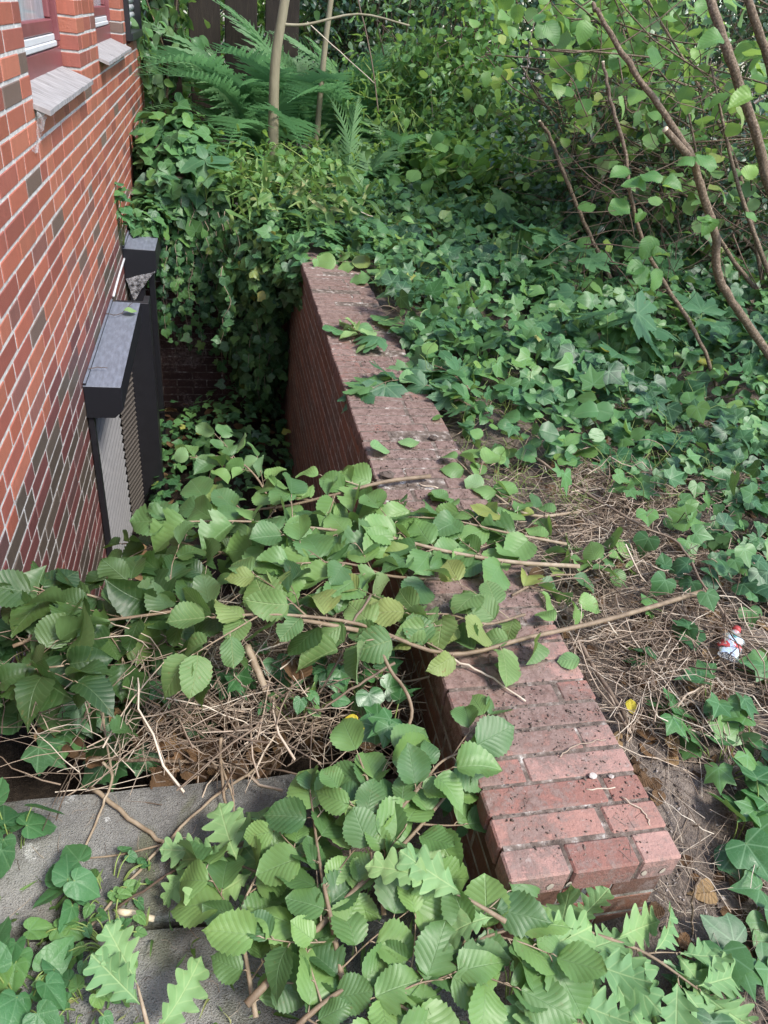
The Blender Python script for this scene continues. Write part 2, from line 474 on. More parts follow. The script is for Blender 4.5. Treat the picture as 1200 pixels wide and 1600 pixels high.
def leaf_mat(name, stops, vein, pattern='pinnate', nveins=9, rough=.42, spec=.5, transl=.28, tcol=(.25, .42, .05), bump=.0012, veinmix=.5, back=(.16, .24, .12), spots=0.0):
    m, nt, out = newmat(name)
    tint = attr(nt, 'tint').outputs['Fac']
    uv = attr(nt, 'luv').outputs['Vector']
    sp = N(nt, 'ShaderNodeSeparateXYZ'); lk(nt, uv, sp.inputs[0])
    x = mth(nt, 'ABSOLUTE', sp.outputs[0]); v = sp.outputs[1]
    if pattern == 'pinnate':
        wn_ = noise(nt, 16, 2)
        cv = mth(nt, 'ADD', mth(nt, 'MULTIPLY', x, .95), mth(nt, 'MULTIPLY', mth(nt, 'MULTIPLY', x, x), -.55))
        ph = mth(nt, 'ADD', mth(nt, 'MULTIPLY', mth(nt, 'SUBTRACT', v, cv), nveins), mth(nt, 'MULTIPLY', wn_, .8))
        fr = mth(nt, 'PINGPONG', ph, .5)                       # 0 at veins
        vm = mth(nt, 'SUBTRACT', 1.0, step(nt, fr, .0, .13))
        mid = mth(nt, 'SUBTRACT', 1.0, step(nt, x, .004, .018))
        vm = mth(nt, 'MAXIMUM', mth(nt, 'MULTIPLY', vm, .6), mid)
        hgt = mth(nt, 'SUBTRACT', mth(nt, 'POWER', mth(nt, 'MULTIPLY', fr, 2), .7), mid)
    elif pattern == 'palmate':
        d = None
        for a in (0, 52, 103):
            ca, sa = math.cos(math.radians(a)), math.sin(math.radians(a))
            di = mth(nt, 'ABSOLUTE', mth(nt, 'SUBTRACT', mth(nt, 'MULTIPLY', x, ca), mth(nt, 'MULTIPLY', v, sa)))
            d = di if d is None else mth(nt, 'MINIMUM', d, di)
        vo = N(nt, 'ShaderNodeTexVoronoi', feature='DISTANCE_TO_EDGE'); vo.inputs['Scale'].default_value = 7
        lk(nt, uv, vo.inputs['Vector'])
        fine = mth(nt, 'SUBTRACT', 1.0, step(nt, vo.outputs[0], .0, .06))
        vm = mth(nt, 'MAXIMUM', mth(nt, 'SUBTRACT', 1.0, step(nt, d, .006, .028)), mth(nt, 'MULTIPLY', fine, .35))
        hgt = mth(nt, 'ADD', step(nt, d, .0, .12), mth(nt, 'MULTIPLY', step(nt, vo.outputs[0], 0, .1), .3))
    else:
        vm = mth(nt, 'SUBTRACT', 1.0, step(nt, x, .006, .03))
        hgt = step(nt, x, 0, .1)
    base = ramp(nt, tint, stops)
    nz = noise(nt, 55, 3)
    base = mix(nt, mth(nt, 'MULTIPLY', nz, .35), base, mix(nt, 1.0, base, (.55, .6, .5), 'MULTIPLY'))
    base = mix(nt, mth(nt, 'MULTIPLY', vm, veinmix), base, vein)
    if spots:
        s1 = step(nt, noise(nt, 70, 4, .7), .60, .70)
        s2 = step(nt, noise(nt, 9, 2), .45, .6)
        base = mix(nt, mth(nt, 'MULTIPLY', mth(nt, 'MULTIPLY', s1, s2), spots), base, (.17, .10, .04))
    edge = mth(nt, 'MULTIPLY', step(nt, noise(nt, 26, 4, .7), .66, .74), .55)
    base = mix(nt, edge, base, (.13, .10, .035))
    pal = step(nt, noise(nt, 7, 2), .42, .72)
    base = mix(nt, mth(nt, 'MULTIPLY', pal, .30), base, mix(nt, 1.0, base, (1.55, 1.35, 1.25), 'MULTIPLY'))
    gm = N(nt, 'ShaderNodeNewGeometry')
    col = mix(nt, mth(nt, 'MULTIPLY', gm.outputs['Backfacing'], .55), base, back)
    p = N(nt, 'ShaderNodeBsdfPrincipled')
    lk(nt, col, p.inputs['Base Color'])
    p.inputs['Roughness'].default_value = rough
    p.inputs['Specular IOR Level'].default_value = spec
    bp = N(nt, 'ShaderNodeBump'); bp.inputs['Distance'].default_value = bump; bp.inputs['Strength'].default_value = 1.0
    lk(nt, mth(nt, 'ADD', hgt, mth(nt, 'MULTIPLY', nz, .6)), bp.inputs['Height'])
    lk(nt, bp.outputs[0], p.inputs['Normal'])
    tr = N(nt, 'ShaderNodeBsdfTranslucent')
    lk(nt, mix(nt, .6, col, tcol), tr.inputs['Color'])
    ms = N(nt, 'ShaderNodeMixShader'); ms.inputs[0].default_value = transl
    lk(nt, p.outputs[0], ms.inputs[1]); lk(nt, tr.outputs[0], ms.inputs[2])
    lk(nt, ms.outputs[0], out.inputs[0])
    return m

def solid(name, stops, scale=30, rough=.8, bump=.002, bscale=80, spec=.3, metal=0.0, tintmix=0.0, stretch=None):
    m, nt, out = newmat(name)
    c = N(nt, 'ShaderNodeTexCoord').outputs['Object']
    if stretch:
        mp = N(nt, 'ShaderNodeMapping'); mp.inputs['Scale'].default_value = stretch
        lk(nt, c, mp.inputs[0]); c = mp.outputs[0]
    f = noise(nt, scale, 5, .6, c)
    if tintmix:
        f = mth(nt, 'ADD', mth(nt, 'MULTIPLY', f, 1 - tintmix), mth(nt, 'MULTIPLY', attr(nt, 'tint').outputs['Fac'], tintmix))
    p = N(nt, 'ShaderNodeBsdfPrincipled')
    lk(nt, ramp(nt, f, stops), p.inputs['Base Color'])
    p.inputs['Roughness'].default_value = rough; p.inputs['Specular IOR Level'].default_value = spec
    p.inputs['Metallic'].default_value = metal
    if bump:
        b = N(nt, 'ShaderNodeBump'); b.inputs['Distance'].default_value = bump
        lk(nt, noise(nt, bscale, 5, .65, c), b.inputs['Height']); lk(nt, b.outputs[0], p.inputs['Normal'])
    lk(nt, p.outputs[0], out.inputs[0])
    return m

M = {}
M['hazel'] = leaf_mat('hazel_leaf', [(0, (.055, .125, .044)), (.45, (.115, .225, .070)), (.8, (.18, .305, .09)), (.93, (.13, .24, .07)), (1, (.25, .28, .07))], (.19, .30, .15), nveins=8, rough=.48, spec=.5, bump=.0005, veinmix=.26, back=(.19, .29, .15), spots=.25)
M['hazel_shaded'] = leaf_mat('hazel_leaf_shaded', [(0, (.022, .055, .018)), (.6, (.045, .095, .028)), (.92, (.075, .14, .035)), (1, (.16, .2, .05))], (.13, .20, .09), nveins=8, rough=.45, spec=.45, bump=.0006, veinmix=.35, back=(.11, .18, .07), spots=.4, transl=.3)  # hazel leaf darkened to paint in the shade by the house
M['hazel_brown'] = leaf_mat('hazel_leaf_spotted', [(0, (.08, .16, .055)), (.6, (.14, .23, .075)), (1, (.25, .29, .09))], (.30, .36, .16), nveins=8, rough=.55, spec=.4, bump=.0008, veinmix=.4, back=(.22, .29, .14), spots=.9)
M['oak'] = leaf_mat('oak_leaf', [(0, (.12, .24, .10)), (.6, (.18, .31, .125)), (1, (.25, .35, .12))], (.30, .41, .18), nveins=6, rough=.62, spec=.3, bump=.0006, veinmix=.55, back=(.28, .38, .24), transl=.2, spots=.15)
M['ivy'] = leaf_mat('ivy_leaf', [(0, (.018, .06, .024)), (.4, (.042, .12, .040)), (.78, (.085, .19, .055)), (.985, (.11, .22, .055)), (1, (.30, .28, .05))], (.14, .26, .13), 'palmate', rough=.46, spec=.38, bump=.0003, transl=.15, veinmix=.5, back=(.10, .18, .09))
M['ivy_fresh'] = leaf_mat('ivy_leaf_fresh', [(0, (.028, .095, .035)), (.6, (.05, .15, .045)), (1, (.11, .23, .055))], (.19, .33, .17), 'palmate', rough=.36, spec=.5, bump=.0003, transl=.2, veinmix=.5, back=(.13, .23, .09))
M['maple'] = leaf_mat('sycamore_leaf', [(0, (.04, .115, .055)), (.6, (.065, .16, .07)), (1, (.11, .23, .07))], (.14, .25, .12), 'palmate', rough=.5, spec=.4, bump=.0010, veinmix=.45, back=(.15, .25, .12))
M['herb'] = leaf_mat('herb_leaf', [(0, (.04, .12, .05)), (.6, (.07, .19, .07)), (1, (.15, .28, .07))], (.16, .29, .14), 'palmate', rough=.45, spec=.4, bump=.0007, veinmix=.35, back=(.15, .26, .11))
M['shrub'] = leaf_mat('shrub_leaf', [(0, (.04, .11, .04)), (.5, (.085, .20, .07)), (.9, (.15, .29, .09)), (.985, (.17, .27, .06)), (1, (.4, .36, .05))], (.15, .26, .12), 'mid', rough=.42, spec=.45, bump=.0006, veinmix=.4, transl=.3)
M['dark_leaf'] = leaf_mat('dark_hedge_leaf', [(0, (.010, .032, .018)), (.7, (.022, .062, .032)), (1, (.045, .1, .045))], (.06, .12, .06), 'mid', rough=.4, spec=.55, bump=.0006, veinmix=.3, transl=.12)
M['light_leaf'] = leaf_mat('bright_leaf', [(0, (.09, .22, .065)), (.6, (.145, .285, .075)), (.9, (.21, .36, .08)), (1, (.33, .38, .07))], (.24, .37, .15), nveins=8, rough=.45, spec=.4, bump=.0006, veinmix=.35, transl=.42, tcol=(.4, .6, .08))
M['fern'] = leaf_mat('fern_frond', [(0, (.06, .17, .085)), (.6, (.12, .28, .135)), (1, (.21, .38, .18))], (.12, .22, .09), 'mid', rough=.5, spec=.35, bump=.0003, veinmix=.4, transl=.42, tcol=(.18, .42, .15), back=(.14, .25, .10))
M['grass'] = leaf_mat('grass_blade', [(0, (.07, .15, .045)), (.6, (.13, .24, .07)), (.85, (.22, .30, .10)), (1, (.36, .34, .16))], (.2, .3, .1), 'mid', rough=.5, spec=.3, bump=.0003, transl=.35)
M['dead_leaf'] = leaf_mat('dry_leaf', [(0, (.07, .04, .022)), (.6, (.15, .088, .045)), (1, (.3, .2, .1))], (.1, .06, .03), nveins=7, rough=.75, spec=.2, bump=.001, transl=.12, tcol=(.3, .15, .05), back=(.22, .155, .095))
M['yellow_leaf'] = leaf_mat('yellow_leaf', [(0, (.5, .42, .03)), (1, (.62, .5, .04))], (.6, .5, .1), 'palmate', rough=.45, transl=.3, tcol=(.8, .65, .05), back=(.5, .42, .08))
M['straw'] = solid('dry_stem', [(.1, (.055, .04, .03)), (.4, (.19, .14, .10)), (.62, (.37, .29, .215)), (.85, (.55, .48, .38))], 6, .75, .0006, 200, tintmix=.6)
M['bark'] = solid('hazel_bark', [(.25, (.035, .024, .016)), (.45, (.11, .078, .05)), (.6, (.19, .14, .095)), (.72, (.34, .28, .21))], 120, .8, .003, 200, tintmix=0)
M['bark_young'] = solid('young_bark', [(.2, (.10, .07, .045)), (.5, (.21, .155, .10)), (.8, (.34, .28, .2))], 35, .6, .0008, 120, tintmix=.25)
M['bark_grey'] = solid('trunk_bark', [(.2, (.10, .09, .055)), (.5, (.22, .195, .125)), (.8, (.33, .29, .21))], 9, .7, .002, 60, stretch=(1, 1, .25))
M['green_stem'] = solid('green_stem', [(0, (.1, .17, .04)), (1, (.26, .32, .1))], 20, .5, .0003, 100)
M['soil'] = None
M['twig_dark'] = solid('dark_twig', [(.1, (.03, .02, .014)), (.5, (.09, .06, .042)), (.9, (.22, .155, .11))], 8, .8, .0006, 150, tintmix=.5)
M['mould'] = solid('leaf_mould', [(.1, (.055, .04, .032)), (.5, (.13, .098, .08)), (.9, (.30, .24, .20))], 40, .95, .0006, 150, tintmix=.6)
M['cutwood'] = solid('cut_wood', [(0, (.5, .4, .26)), (1, (.72, .62, .45))], 80, .8, .0004, 200)
M['concrete'] = None
M['metal'] = None
M['fencewood'] = solid('fence_wood', [(0, (.012, .009, .007)), (.5, (.03, .022, .016)), (1, (.06, .045, .03))], 12, .8, .003, 40, stretch=(4, 4, .5))
M['frame'] = solid('frame_paint', [(0, (.13, .038, .042)), (.6, (.19, .06, .065)), (1, (.28, .13, .13))], 14, .35, .0004, 60, spec=.5)
M['black'] = solid('black_metal', [(0, (.008, .008, .010)), (1, (.02, .02, .024))], 20, .4, .0003, 80, spec=.5)
M['slat'] = solid('shutter_slat', [(0, (.42, .43, .44)), (1, (.6, .6, .6))], 9, .45, 0, spec=.5)

def soil_mat(name, dark, mid, light):
    m, nt, out = newmat(name)
    c = N(nt, 'ShaderNodeTexCoord').outputs['Object']
    n1 = noise(nt, 5, 6, .65, c); n2 = noise(nt, 45, 5, .7, c); n3 = noise(nt, 220, 3, .6, c)
    f = mth(nt, 'ADD', mth(nt, 'MULTIPLY', n1, .35), mth(nt, 'ADD', mth(nt, 'MULTIPLY', n2, .4), mth(nt, 'MULTIPLY', n3, .25)))
    p = N(nt, 'ShaderNodeBsdfPrincipled'); p.inputs['Roughness'].default_value = .92; p.inputs['Specular IOR Level'].default_value = .2
    lk(nt, ramp(nt, f, [(.3, dark), (.5, mid), (.68, light)]), p.inputs['Base Color'])
    b = N(nt, 'ShaderNodeBump'); b.inputs['Distance'].default_value = .02
    lk(nt, mth(nt, 'ADD', n2, mth(nt, 'MULTIPLY', n3, .5)), b.inputs['Height']); lk(nt, b.outputs[0], p.inputs['Normal'])
    lk(nt, p.outputs[0], out.inputs[0])
    return m
M['soil'] = soil_mat('soil', (.055, .043, .034), (.18, .145, .118), (.34, .285, .235))
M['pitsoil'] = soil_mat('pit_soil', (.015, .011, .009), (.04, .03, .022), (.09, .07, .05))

def brick_mat(name, dirt=0.0, dirtcol=(.06, .045, .035), rough=.7, glaze=.35):
    m, nt, out = newmat(name)
    c = N(nt, 'ShaderNodeTexCoord').outputs['Object']
    h = attr(nt, 'hue').outputs['Vector']
    n1 = noise(nt, 18, 4, .6, c); n2 = noise(nt, 130, 4, .7, c)
    mp = N(nt, 'ShaderNodeMapping'); mp.inputs['Scale'].default_value = (60, 60, 4); lk(nt, c, mp.inputs[0])
    n3 = noise(nt, 1, 3, .5, mp.outputs[0])
    col = mix(nt, mth(nt, 'MULTIPLY', n1, .55), h, mix(nt, 1.0, h, (.55, .5, .48), 'MULTIPLY'))
    col = mix(nt, mth(nt, 'MULTIPLY', step(nt, n3, .5, .75), .3), col, mix(nt, 1.0, h, (1.35, 1.25, 1.2), 'MULTIPLY'))
    col = mix(nt, mth(nt, 'MULTIPLY', step(nt, n2, .62, .72), .45), col, (.07, .04, .035))
    if dirt:
        d1 = noise(nt, 3.2, 5, .65, c, .6); d2 = noise(nt, 40, 5, .75, c); d3 = noise(nt, 260, 3, .7, c)
        dsum = mth(nt, 'ADD', mth(nt, 'MULTIPLY', d1, .62), mth(nt, 'ADD', mth(nt, 'MULTIPLY', d2, .4), mth(nt, 'MULTIPLY', d3, .12)))
        if dirt > .5:        # the far bricks lie under more leaf mould than the near end
            sy = N(nt, 'ShaderNodeSeparateXYZ'); lk(nt, c, sy.inputs[0])
            dsum = mth(nt, 'ADD', dsum, mth(nt, 'SUBTRACT', mth(nt, 'MULTIPLY', step(nt, sy.outputs[1], .15, 1.1), .10), .035))
        dm = step(nt, dsum, .58 - dirt * .10, .68 - dirt * .10)
        spk = step(nt, d3, .62, .7)
        dcol = mix(nt, step(nt, d2, .35, .62), dirtcol, (.205, .152, .13))
        col = mix(nt, mth(nt, 'MULTIPLY', dm, .8), col, dcol)
        col = mix(nt, mth(nt, 'MULTIPLY', spk, .5), col, (.05, .035, .025))
        lich = step(nt, noise(nt, 34, 6, .85, c), .60, .67)
        col = mix(nt, mth(nt, 'MULTIPLY', lich, .35), col, (.42, .38, .34))
    p = N(nt, 'ShaderNodeBsdfPrincipled'); lk(nt, col, p.inputs['Base Color'])
    p.inputs['Roughness'].default_value = rough; p.inputs['Specular IOR Level'].default_value = glaze
    b = N(nt, 'ShaderNodeBump'); b.inputs['Distance'].default_value = .0032 if dirt > .5 else .0025
    lk(nt, mth(nt, 'ADD', mth(nt, 'MULTIPLY', n1, .6), n2), b.inputs['Height']); lk(nt, b.outputs[0], p.inputs['Normal'])
    lk(nt, p.outputs[0], out.inputs[0])
    return m
M['brick'] = brick_mat('facing_brick', rough=.5, glaze=.45)
M['coping'] = brick_mat('coping_brick', dirt=1.0, dirtcol=(.085, .062, .052), rough=.85, glaze=.2)
M['wallbrick'] = brick_mat('parapet_brick', dirt=.12, rough=.75, glaze=.3)
M['mortar'] = solid('mortar', [(.25, (.28, .26, .235)), (.5, (.48, .46, .43)), (.75, (.64, .62, .58))], 30, .9, .003, 120)
M['mortar_dirty'] = solid('dirty_mortar', [(.3, (.06, .045, .036)), (.5, (.13, .10, .08)), (.6, (.24, .20, .17)), (.68, (.5, .47, .42))], 30, .95, .006, 90)
M['mortar_old'] = solid('weathered_mortar', [(.25, (.10, .085, .07)), (.45, (.24, .215, .185)), (.62, (.38, .36, .32)), (1, (.55, .53, .49))], 26, .95, .006, 90)

def concrete_mat():
    m, nt, out = newmat('old_concrete')
    c = N(nt, 'ShaderNodeTexCoord').outputs['Object']
    n1 = noise(nt, 5, 5, .6, c); n2 = noise(nt, 60, 5, .75, c); n3 = noise(nt, 300, 2, .6, c)
    col = ramp(nt, n1, [(.32, (.075, .074, .068)), (.46, (.19, .186, .17)), (.64, (.31, .305, .275))])
    col = mix(nt, mth(nt, 'MULTIPLY', step(nt, n2, .55, .7), .6), col, (.38, .37, .34))
    col = mix(nt, mth(nt, 'MULTIPLY', step(nt, noise(nt, 14, 5, .7, c), .6, .66), .8), col, (.55, .55, .52))
    col = mix(nt, mth(nt, 'MULTIPLY', step(nt, n3, .6, .68), .7), col, (.04, .038, .034))
    col = mix(nt, mth(nt, 'MULTIPLY', step(nt, noise(nt, 4, 4, .6, c, 1), .52, .68), .55), col, (.11, .12, .045))
    p = N(nt, 'ShaderNodeBsdfPrincipled'); lk(nt, col, p.inputs['Base Color']); p.inputs['Roughness'].default_value = .9
    b = N(nt, 'ShaderNodeBump'); b.inputs['Distance'].default_value = .010
    lk(nt, mth(nt, 'ADD', n2, n3), b.inputs['Height']); lk(nt, b.outputs[0], p.inputs['Normal'])
    lk(nt, p.outputs[0], out.inputs[0])
    return m
M['concrete'] = concrete_mat()

def dusty_skylit_metal(name, base, top_sheen, rough):
    m, nt, out = newmat(name)
    c = N(nt, 'ShaderNodeTexCoord').outputs['Object']
    mp = N(nt, 'ShaderNodeMapping'); mp.inputs['Scale'].default_value = (60, 14, 60); lk(nt, c, mp.inputs[0])
    n1 = noise(nt, 1, 4, .6, mp.outputs[0]); n2 = noise(nt, 160, 3, .7, c)
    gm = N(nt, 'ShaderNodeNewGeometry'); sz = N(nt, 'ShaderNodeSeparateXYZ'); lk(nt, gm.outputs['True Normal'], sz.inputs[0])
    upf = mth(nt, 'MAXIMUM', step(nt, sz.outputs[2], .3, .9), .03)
    col = mix(nt, mth(nt, 'MULTIPLY', mth(nt, 'ADD', mth(nt, 'MULTIPLY', step(nt, n1, .3, .8), .35), .55), upf), base, top_sheen)  # sky reflection painted into the colour of up-facing faces, plus dust
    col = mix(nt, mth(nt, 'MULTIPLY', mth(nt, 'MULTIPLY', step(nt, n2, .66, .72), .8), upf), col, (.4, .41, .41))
    p = N(nt, 'ShaderNodeBsdfPrincipled'); lk(nt, col, p.inputs['Base Color'])
    lk(nt, mth(nt, 'ADD', mth(nt, 'MULTIPLY', n1, .25), rough), p.inputs['Roughness']); p.inputs['Specular IOR Level'].default_value = .4
    lk(nt, p.outputs[0], out.inputs[0])
    return m
M['metal'] = dusty_skylit_metal('graphite_sheet', (.009, .009, .011), (.20, .22, .265), .32)
M['ribbed'] = dusty_skylit_metal('ribbed_panel', (.11, .11, .115), (.2, .195, .19), .5)
M['ribbed_brown'] = dusty_skylit_metal('ribbed_panel_brown', (.05, .043, .038), (.11, .095, .08), .5)  # brown puts the reflection of the bricks into the panel colour
M['sillwood'] = solid('weathered_sill', [(.2, (.10, .095, .09)), (.5, (.27, .255, .25)), (.75, (.40, .385, .38))], 10, .75, .0015, 60, stretch=(1, 7, 1))

def glass_mat():
    m, nt, out = newmat('dusty_pane')
    c = N(nt, 'ShaderNodeTexCoord').outputs['Object']
    mp = N(nt, 'ShaderNodeMapping'); mp.inputs['Scale'].default_value = (1, 40, 4); lk(nt, c, mp.inputs[0])
    p = N(nt, 'ShaderNodeBsdfPrincipled')
    lk(nt, ramp(nt, noise(nt, 1.5, 5, .7, mp.outputs[0]), [(.25, (.16, .2, .22)), (.5, (.28, .33, .35)), (.75, (.5, .54, .55))]), p.inputs['Base Color'])
    p.inputs['Roughness'].default_value = .12; p.inputs['Specular IOR Level'].default_value = .6
    lk(nt, p.outputs[0], out.inputs[0])
    return m
M['pane'] = glass_mat()

def web_mat():
    m, nt, out = newmat('cobweb_silk')
    c = N(nt, 'ShaderNodeTexCoord').outputs['Object']
    f = mth(nt, 'MULTIPLY', step(nt, noise(nt, 30, 4, .6, c), .3, .7), .55)
    d = N(nt, 'ShaderNodeBsdfDiffuse'); d.inputs[0].default_value = (.62, .6, .6, 1)
    t = N(nt, 'ShaderNodeBsdfTransparent'); ms = N(nt, 'ShaderNodeMixShader')
    lk(nt, f, ms.inputs[0]); lk(nt, t.outputs[0], ms.inputs[1]); lk(nt, d.outputs[0], ms.inputs[2]); lk(nt, ms.outputs[0], out.inputs[0])
    return m
M['web'] = web_mat()
def simple(name, col, rough=.5, trans=0.0, spec=.5):
    m, nt, out = newmat(name)
    p = N(nt, 'ShaderNodeBsdfPrincipled')
    lk(nt, mix(nt, noise(nt, 40, 3), col, tuple(x * .75 for x in col)), p.inputs['Base Color'])
    p.inputs['Roughness'].default_value = rough; p.inputs['Transmission Weight'].default_value = trans; p.inputs['Specular IOR Level'].default_value = spec
    lk(nt, p.outputs[0], out.inputs[0])
    return m
M['clear'] = simple('clear_plastic', (.85, .88, .88), .15, .75)
M['red'] = simple('red_label', (.42, .05, .045), .5)
M['teal'] = simple('teal_mark', (.1, .42, .42), .4)
M['white'] = simple('white_label', (.8, .8, .78), .45)
M['hole'] = simple('mortar_plug', (.42, .36, .28), .95)
M['stone'] = solid('pebble', [(.1, (.06, .045, .036)), (.5, (.19, .15, .125)), (1, (.5, .46, .42))], 60, .9, .001, 200, tintmix=.75)

# ================================================================== SETTING
def wob(x, y, s=1.0):
    return (np.sin(x * 5.1 * s + 1.3) * np.cos(y * 4.3 * s + .4) + .6 * np.sin(x * 11.3 * s + y * 7.7 * s) + .4 * np.cos(x * 19 * s - y * 23 * s)) * .5

def ss(t, a, b):
    t = np.clip((np.asarray(t, float) - a) / (b - a), 0, 1)
    return t * t * (3 - 2 * t)

PX0, PX1 = 0.505, 0.863            # parapet coping faces
PY0, PY1 = 0.64, 4.85
HX = -0.62                          # face of the house wall
PITY0, PITY1 = 1.105, 6.0
def gh(x, y):
    """ground height"""
    x = np.asarray(x, float); y = np.asarray(y, float)
    z = -.24 + .13 * ss(y, .5, 1.3) + .08 * ss(y, 2.2, 4.5) + .14 * ss(y, 5.0, 7.5) + .10 * ss(y, 8, 14)
    z = z + .10 * ss(x, 1.2, 3.5) * ss(y, 1, 3)
    left = 1 - ss(x, .35, .95)
    z = np.where(y < 1.3, z * (1 - left) + (-.33) * left, z)
    return z + .022 * wob(x, y) * ss(y, .2, .9)

def ground_mesh():
    xs = np.unique(np.round(np.concatenate([np.linspace(-30, -3, 10), np.linspace(-3, -.62, 8), np.linspace(-.62, .52, 16), np.linspace(.52, 4.5, 100), np.linspace(4.5, 30, 22)]), 4))
    ys = np.unique(np.round(np.concatenate([np.linspace(-30, -1.5, 10), np.linspace(-1.5, PITY0, 40), np.linspace(PITY0, PITY1, 96), np.linspace(PITY1, 10, 40), np.linspace(10, 60, 20)]), 4))
    X, Y = np.meshgrid(xs, ys)
    Z = gh(X, Y)
    b = MB()
    v = np.stack([X, Y, Z], -1).reshape(-1, 3)
    W = len(xs); fs = []
    def hole(i, j):
        cx, cy = (xs[i] + xs[i + 1]) / 2, (ys[j] + ys[j + 1]) / 2
        return HX < cx < .52 and PITY0 < cy < PITY1
    for j in range(len(ys) - 1):
        for i in range(W - 1):
            if not hole(i, j):
                fs.append((j * W + i, j * W + i + 1, (j + 1) * W + i + 1, (j + 1) * W + i))
    b.faces(v, fs)
    # earth face below the slab, and the soil that slopes from it down into the pit
    gx_ = np.linspace(HX - .02, .56, 24); gy_ = np.linspace(PITY0 - .01, PITY1 + .02, 60)
    GX, GY = np.meshgrid(gx_, gy_)
    GZ = -1.72 + 1.22 * (1 - ss(GY, 1.55, 2.5)) + .05 * wob(GX * 2, GY * 2) - .10 * (1 - ss(.5 - GX, .05, .2)) * (1 - ss(GY, 2, 2.6))
    gv = np.stack([GX, GY, GZ], -1).reshape(-1, 3)
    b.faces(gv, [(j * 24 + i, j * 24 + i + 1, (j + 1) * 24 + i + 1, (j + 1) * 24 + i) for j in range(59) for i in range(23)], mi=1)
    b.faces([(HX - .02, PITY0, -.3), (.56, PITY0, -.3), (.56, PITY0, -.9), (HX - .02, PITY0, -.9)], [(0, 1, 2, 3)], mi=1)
    o = b.build('ground', [M['soil'], M['pitsoil']])
    tag(o, kind='structure')
ground_mesh()

# concrete slabs of the old path
def slab(b, poly, top, thick, seed):
    r = np.random.default_rng(seed)
    P = []
    for i in range(len(poly)):
        a, c = np.array(poly[i]), np.array(poly[(i + 1) % len(poly)])
        n = max(2, int(np.linalg.norm(c - a) / .05))
        for t in np.linspace(0, 1, n, endpoint=False):
            P.append(a + (c - a) * t + r.normal(0, .0025, 2))
    P = np.array(P); k = len(P); ctr = P.mean(0)
    inn = ctr + (P - ctr) * .985
    v = [(x, y, top) for x, y in inn] + [(x, y, top - .006) for x, y in P] + [(x, y, top - thick) for x, y in P]
    fs = [tuple(range(k))]
    for j in range(k):
        q = (j + 1) % k
        fs += [(j, k + j, k + q, q), (k + j, 2 * k + j, 2 * k + q, k + q)]
    b.faces(v, fs, smooth=False)
pb = MB()
slab(pb, [(-.61, 1.105), (-.61, .83), (-.30, .80), (-.12, .795), (.16, .78), (.16, 1.10)][::-1], -.25, .075, 1)
slab(pb, [(-.61, .815), (-.61, .42), (.18, .40), (.16, .765), (-.12, .78), (-.30, .785)][::-1], -.266, .075, 2)
slab(pb, [(-.61, .405), (-.61, -.1), (.2, -.1), (.18, .385)][::-1], -.258, .075, 3)
slab(pb, [(.18, .765), (.19, .40), (.46, .40), (.48, .77)][::-1], -.275, .075, 4)
slab(pb, [(.2, .385), (.22, -.1), (.9, -.1), (.9, .38)][::-1], -.285, .06, 5)
tag(pb.build('path', M['concrete']), kind='structure')

# ================================================================== HOUSE
def brick_hue(low=False, dark=.14):
    r = random.random()
    j = 1 + random.uniform(-.14, .14)
    if low:
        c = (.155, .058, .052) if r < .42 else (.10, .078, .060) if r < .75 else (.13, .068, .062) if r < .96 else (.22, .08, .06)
    else:
        c = (.165, .11, .088) if r < dark * .5 else (.24, .105, .085) if r < dark else (.36, .115, .074) if r < .5 else (.40, .142, .09) if r < .8 else (.30, .096, .07)
    return np.array(c) * j

def free_intervals(a, b, holes):
    iv = [(a, b)]
    for h0, h1 in holes:
        nv = []
        for s, e in iv:
            if h1 <= s or h0 >= e: nv.append((s, e)); continue
            if h0 > s: nv.append((s, h0))
            if h1 < e: nv.append((h1, e))
        iv = nv
    return iv

WINS = [(3.10, 4.29, .90, 2.3), (4.985, 6.40, .93, 2.3), (6.63, 7.75, .955, 2.3)]     # y0, y1, z0, z1
house = thing('brick_house', (HX, 0, -.3), 'orange red brick house wall with pale mortar and two sloping window sills', 'house')
b = MB()
k = 0
z = 1.142 + .07 * 18
while z > -1.75:
    z0, z1 = z - .06, z
    hs = [(y0, y1) for y0, y1, w0, w1 in WINS if z1 > w0 + .01 and z0 < w1]
    for s, e in free_intervals(-1.6, 7.9, hs):
        y = s - random.uniform(0, .25) if s == -1.6 else s
        first = True
        while y < e - .01:
            L = .244 if random.random() < .8 else .117
            if first and s != -1.6 and k % 2: L = .117
            first = False
            y1 = min(y + L, e)
            if e - y1 < .05: y1 = e
            if y1 - y > .02:
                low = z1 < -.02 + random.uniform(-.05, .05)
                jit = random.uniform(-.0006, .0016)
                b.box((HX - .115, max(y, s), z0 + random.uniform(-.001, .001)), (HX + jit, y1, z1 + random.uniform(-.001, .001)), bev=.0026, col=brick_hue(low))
            y = y1 + .010
    z -= .07; k += 1
b.build('wall', M['brick'], house)
b = MB()
MX0, MX1 = -.92, HX - .0016
b.box((MX0, -1.6, -1.9), (MX1, 7.9 - .004, .895))
for ya, yb in ((-1.6, 3.096), (4.294, 4.981), (6.404, 6.626), (7.754, 7.896)):
    b.box((MX0, ya, .896), (MX1, yb, 2.42))
b.box((MX0, -1.6, 2.421), (MX1, 7.896, 2.6))
b.build('mortar', M['mortar'], house)

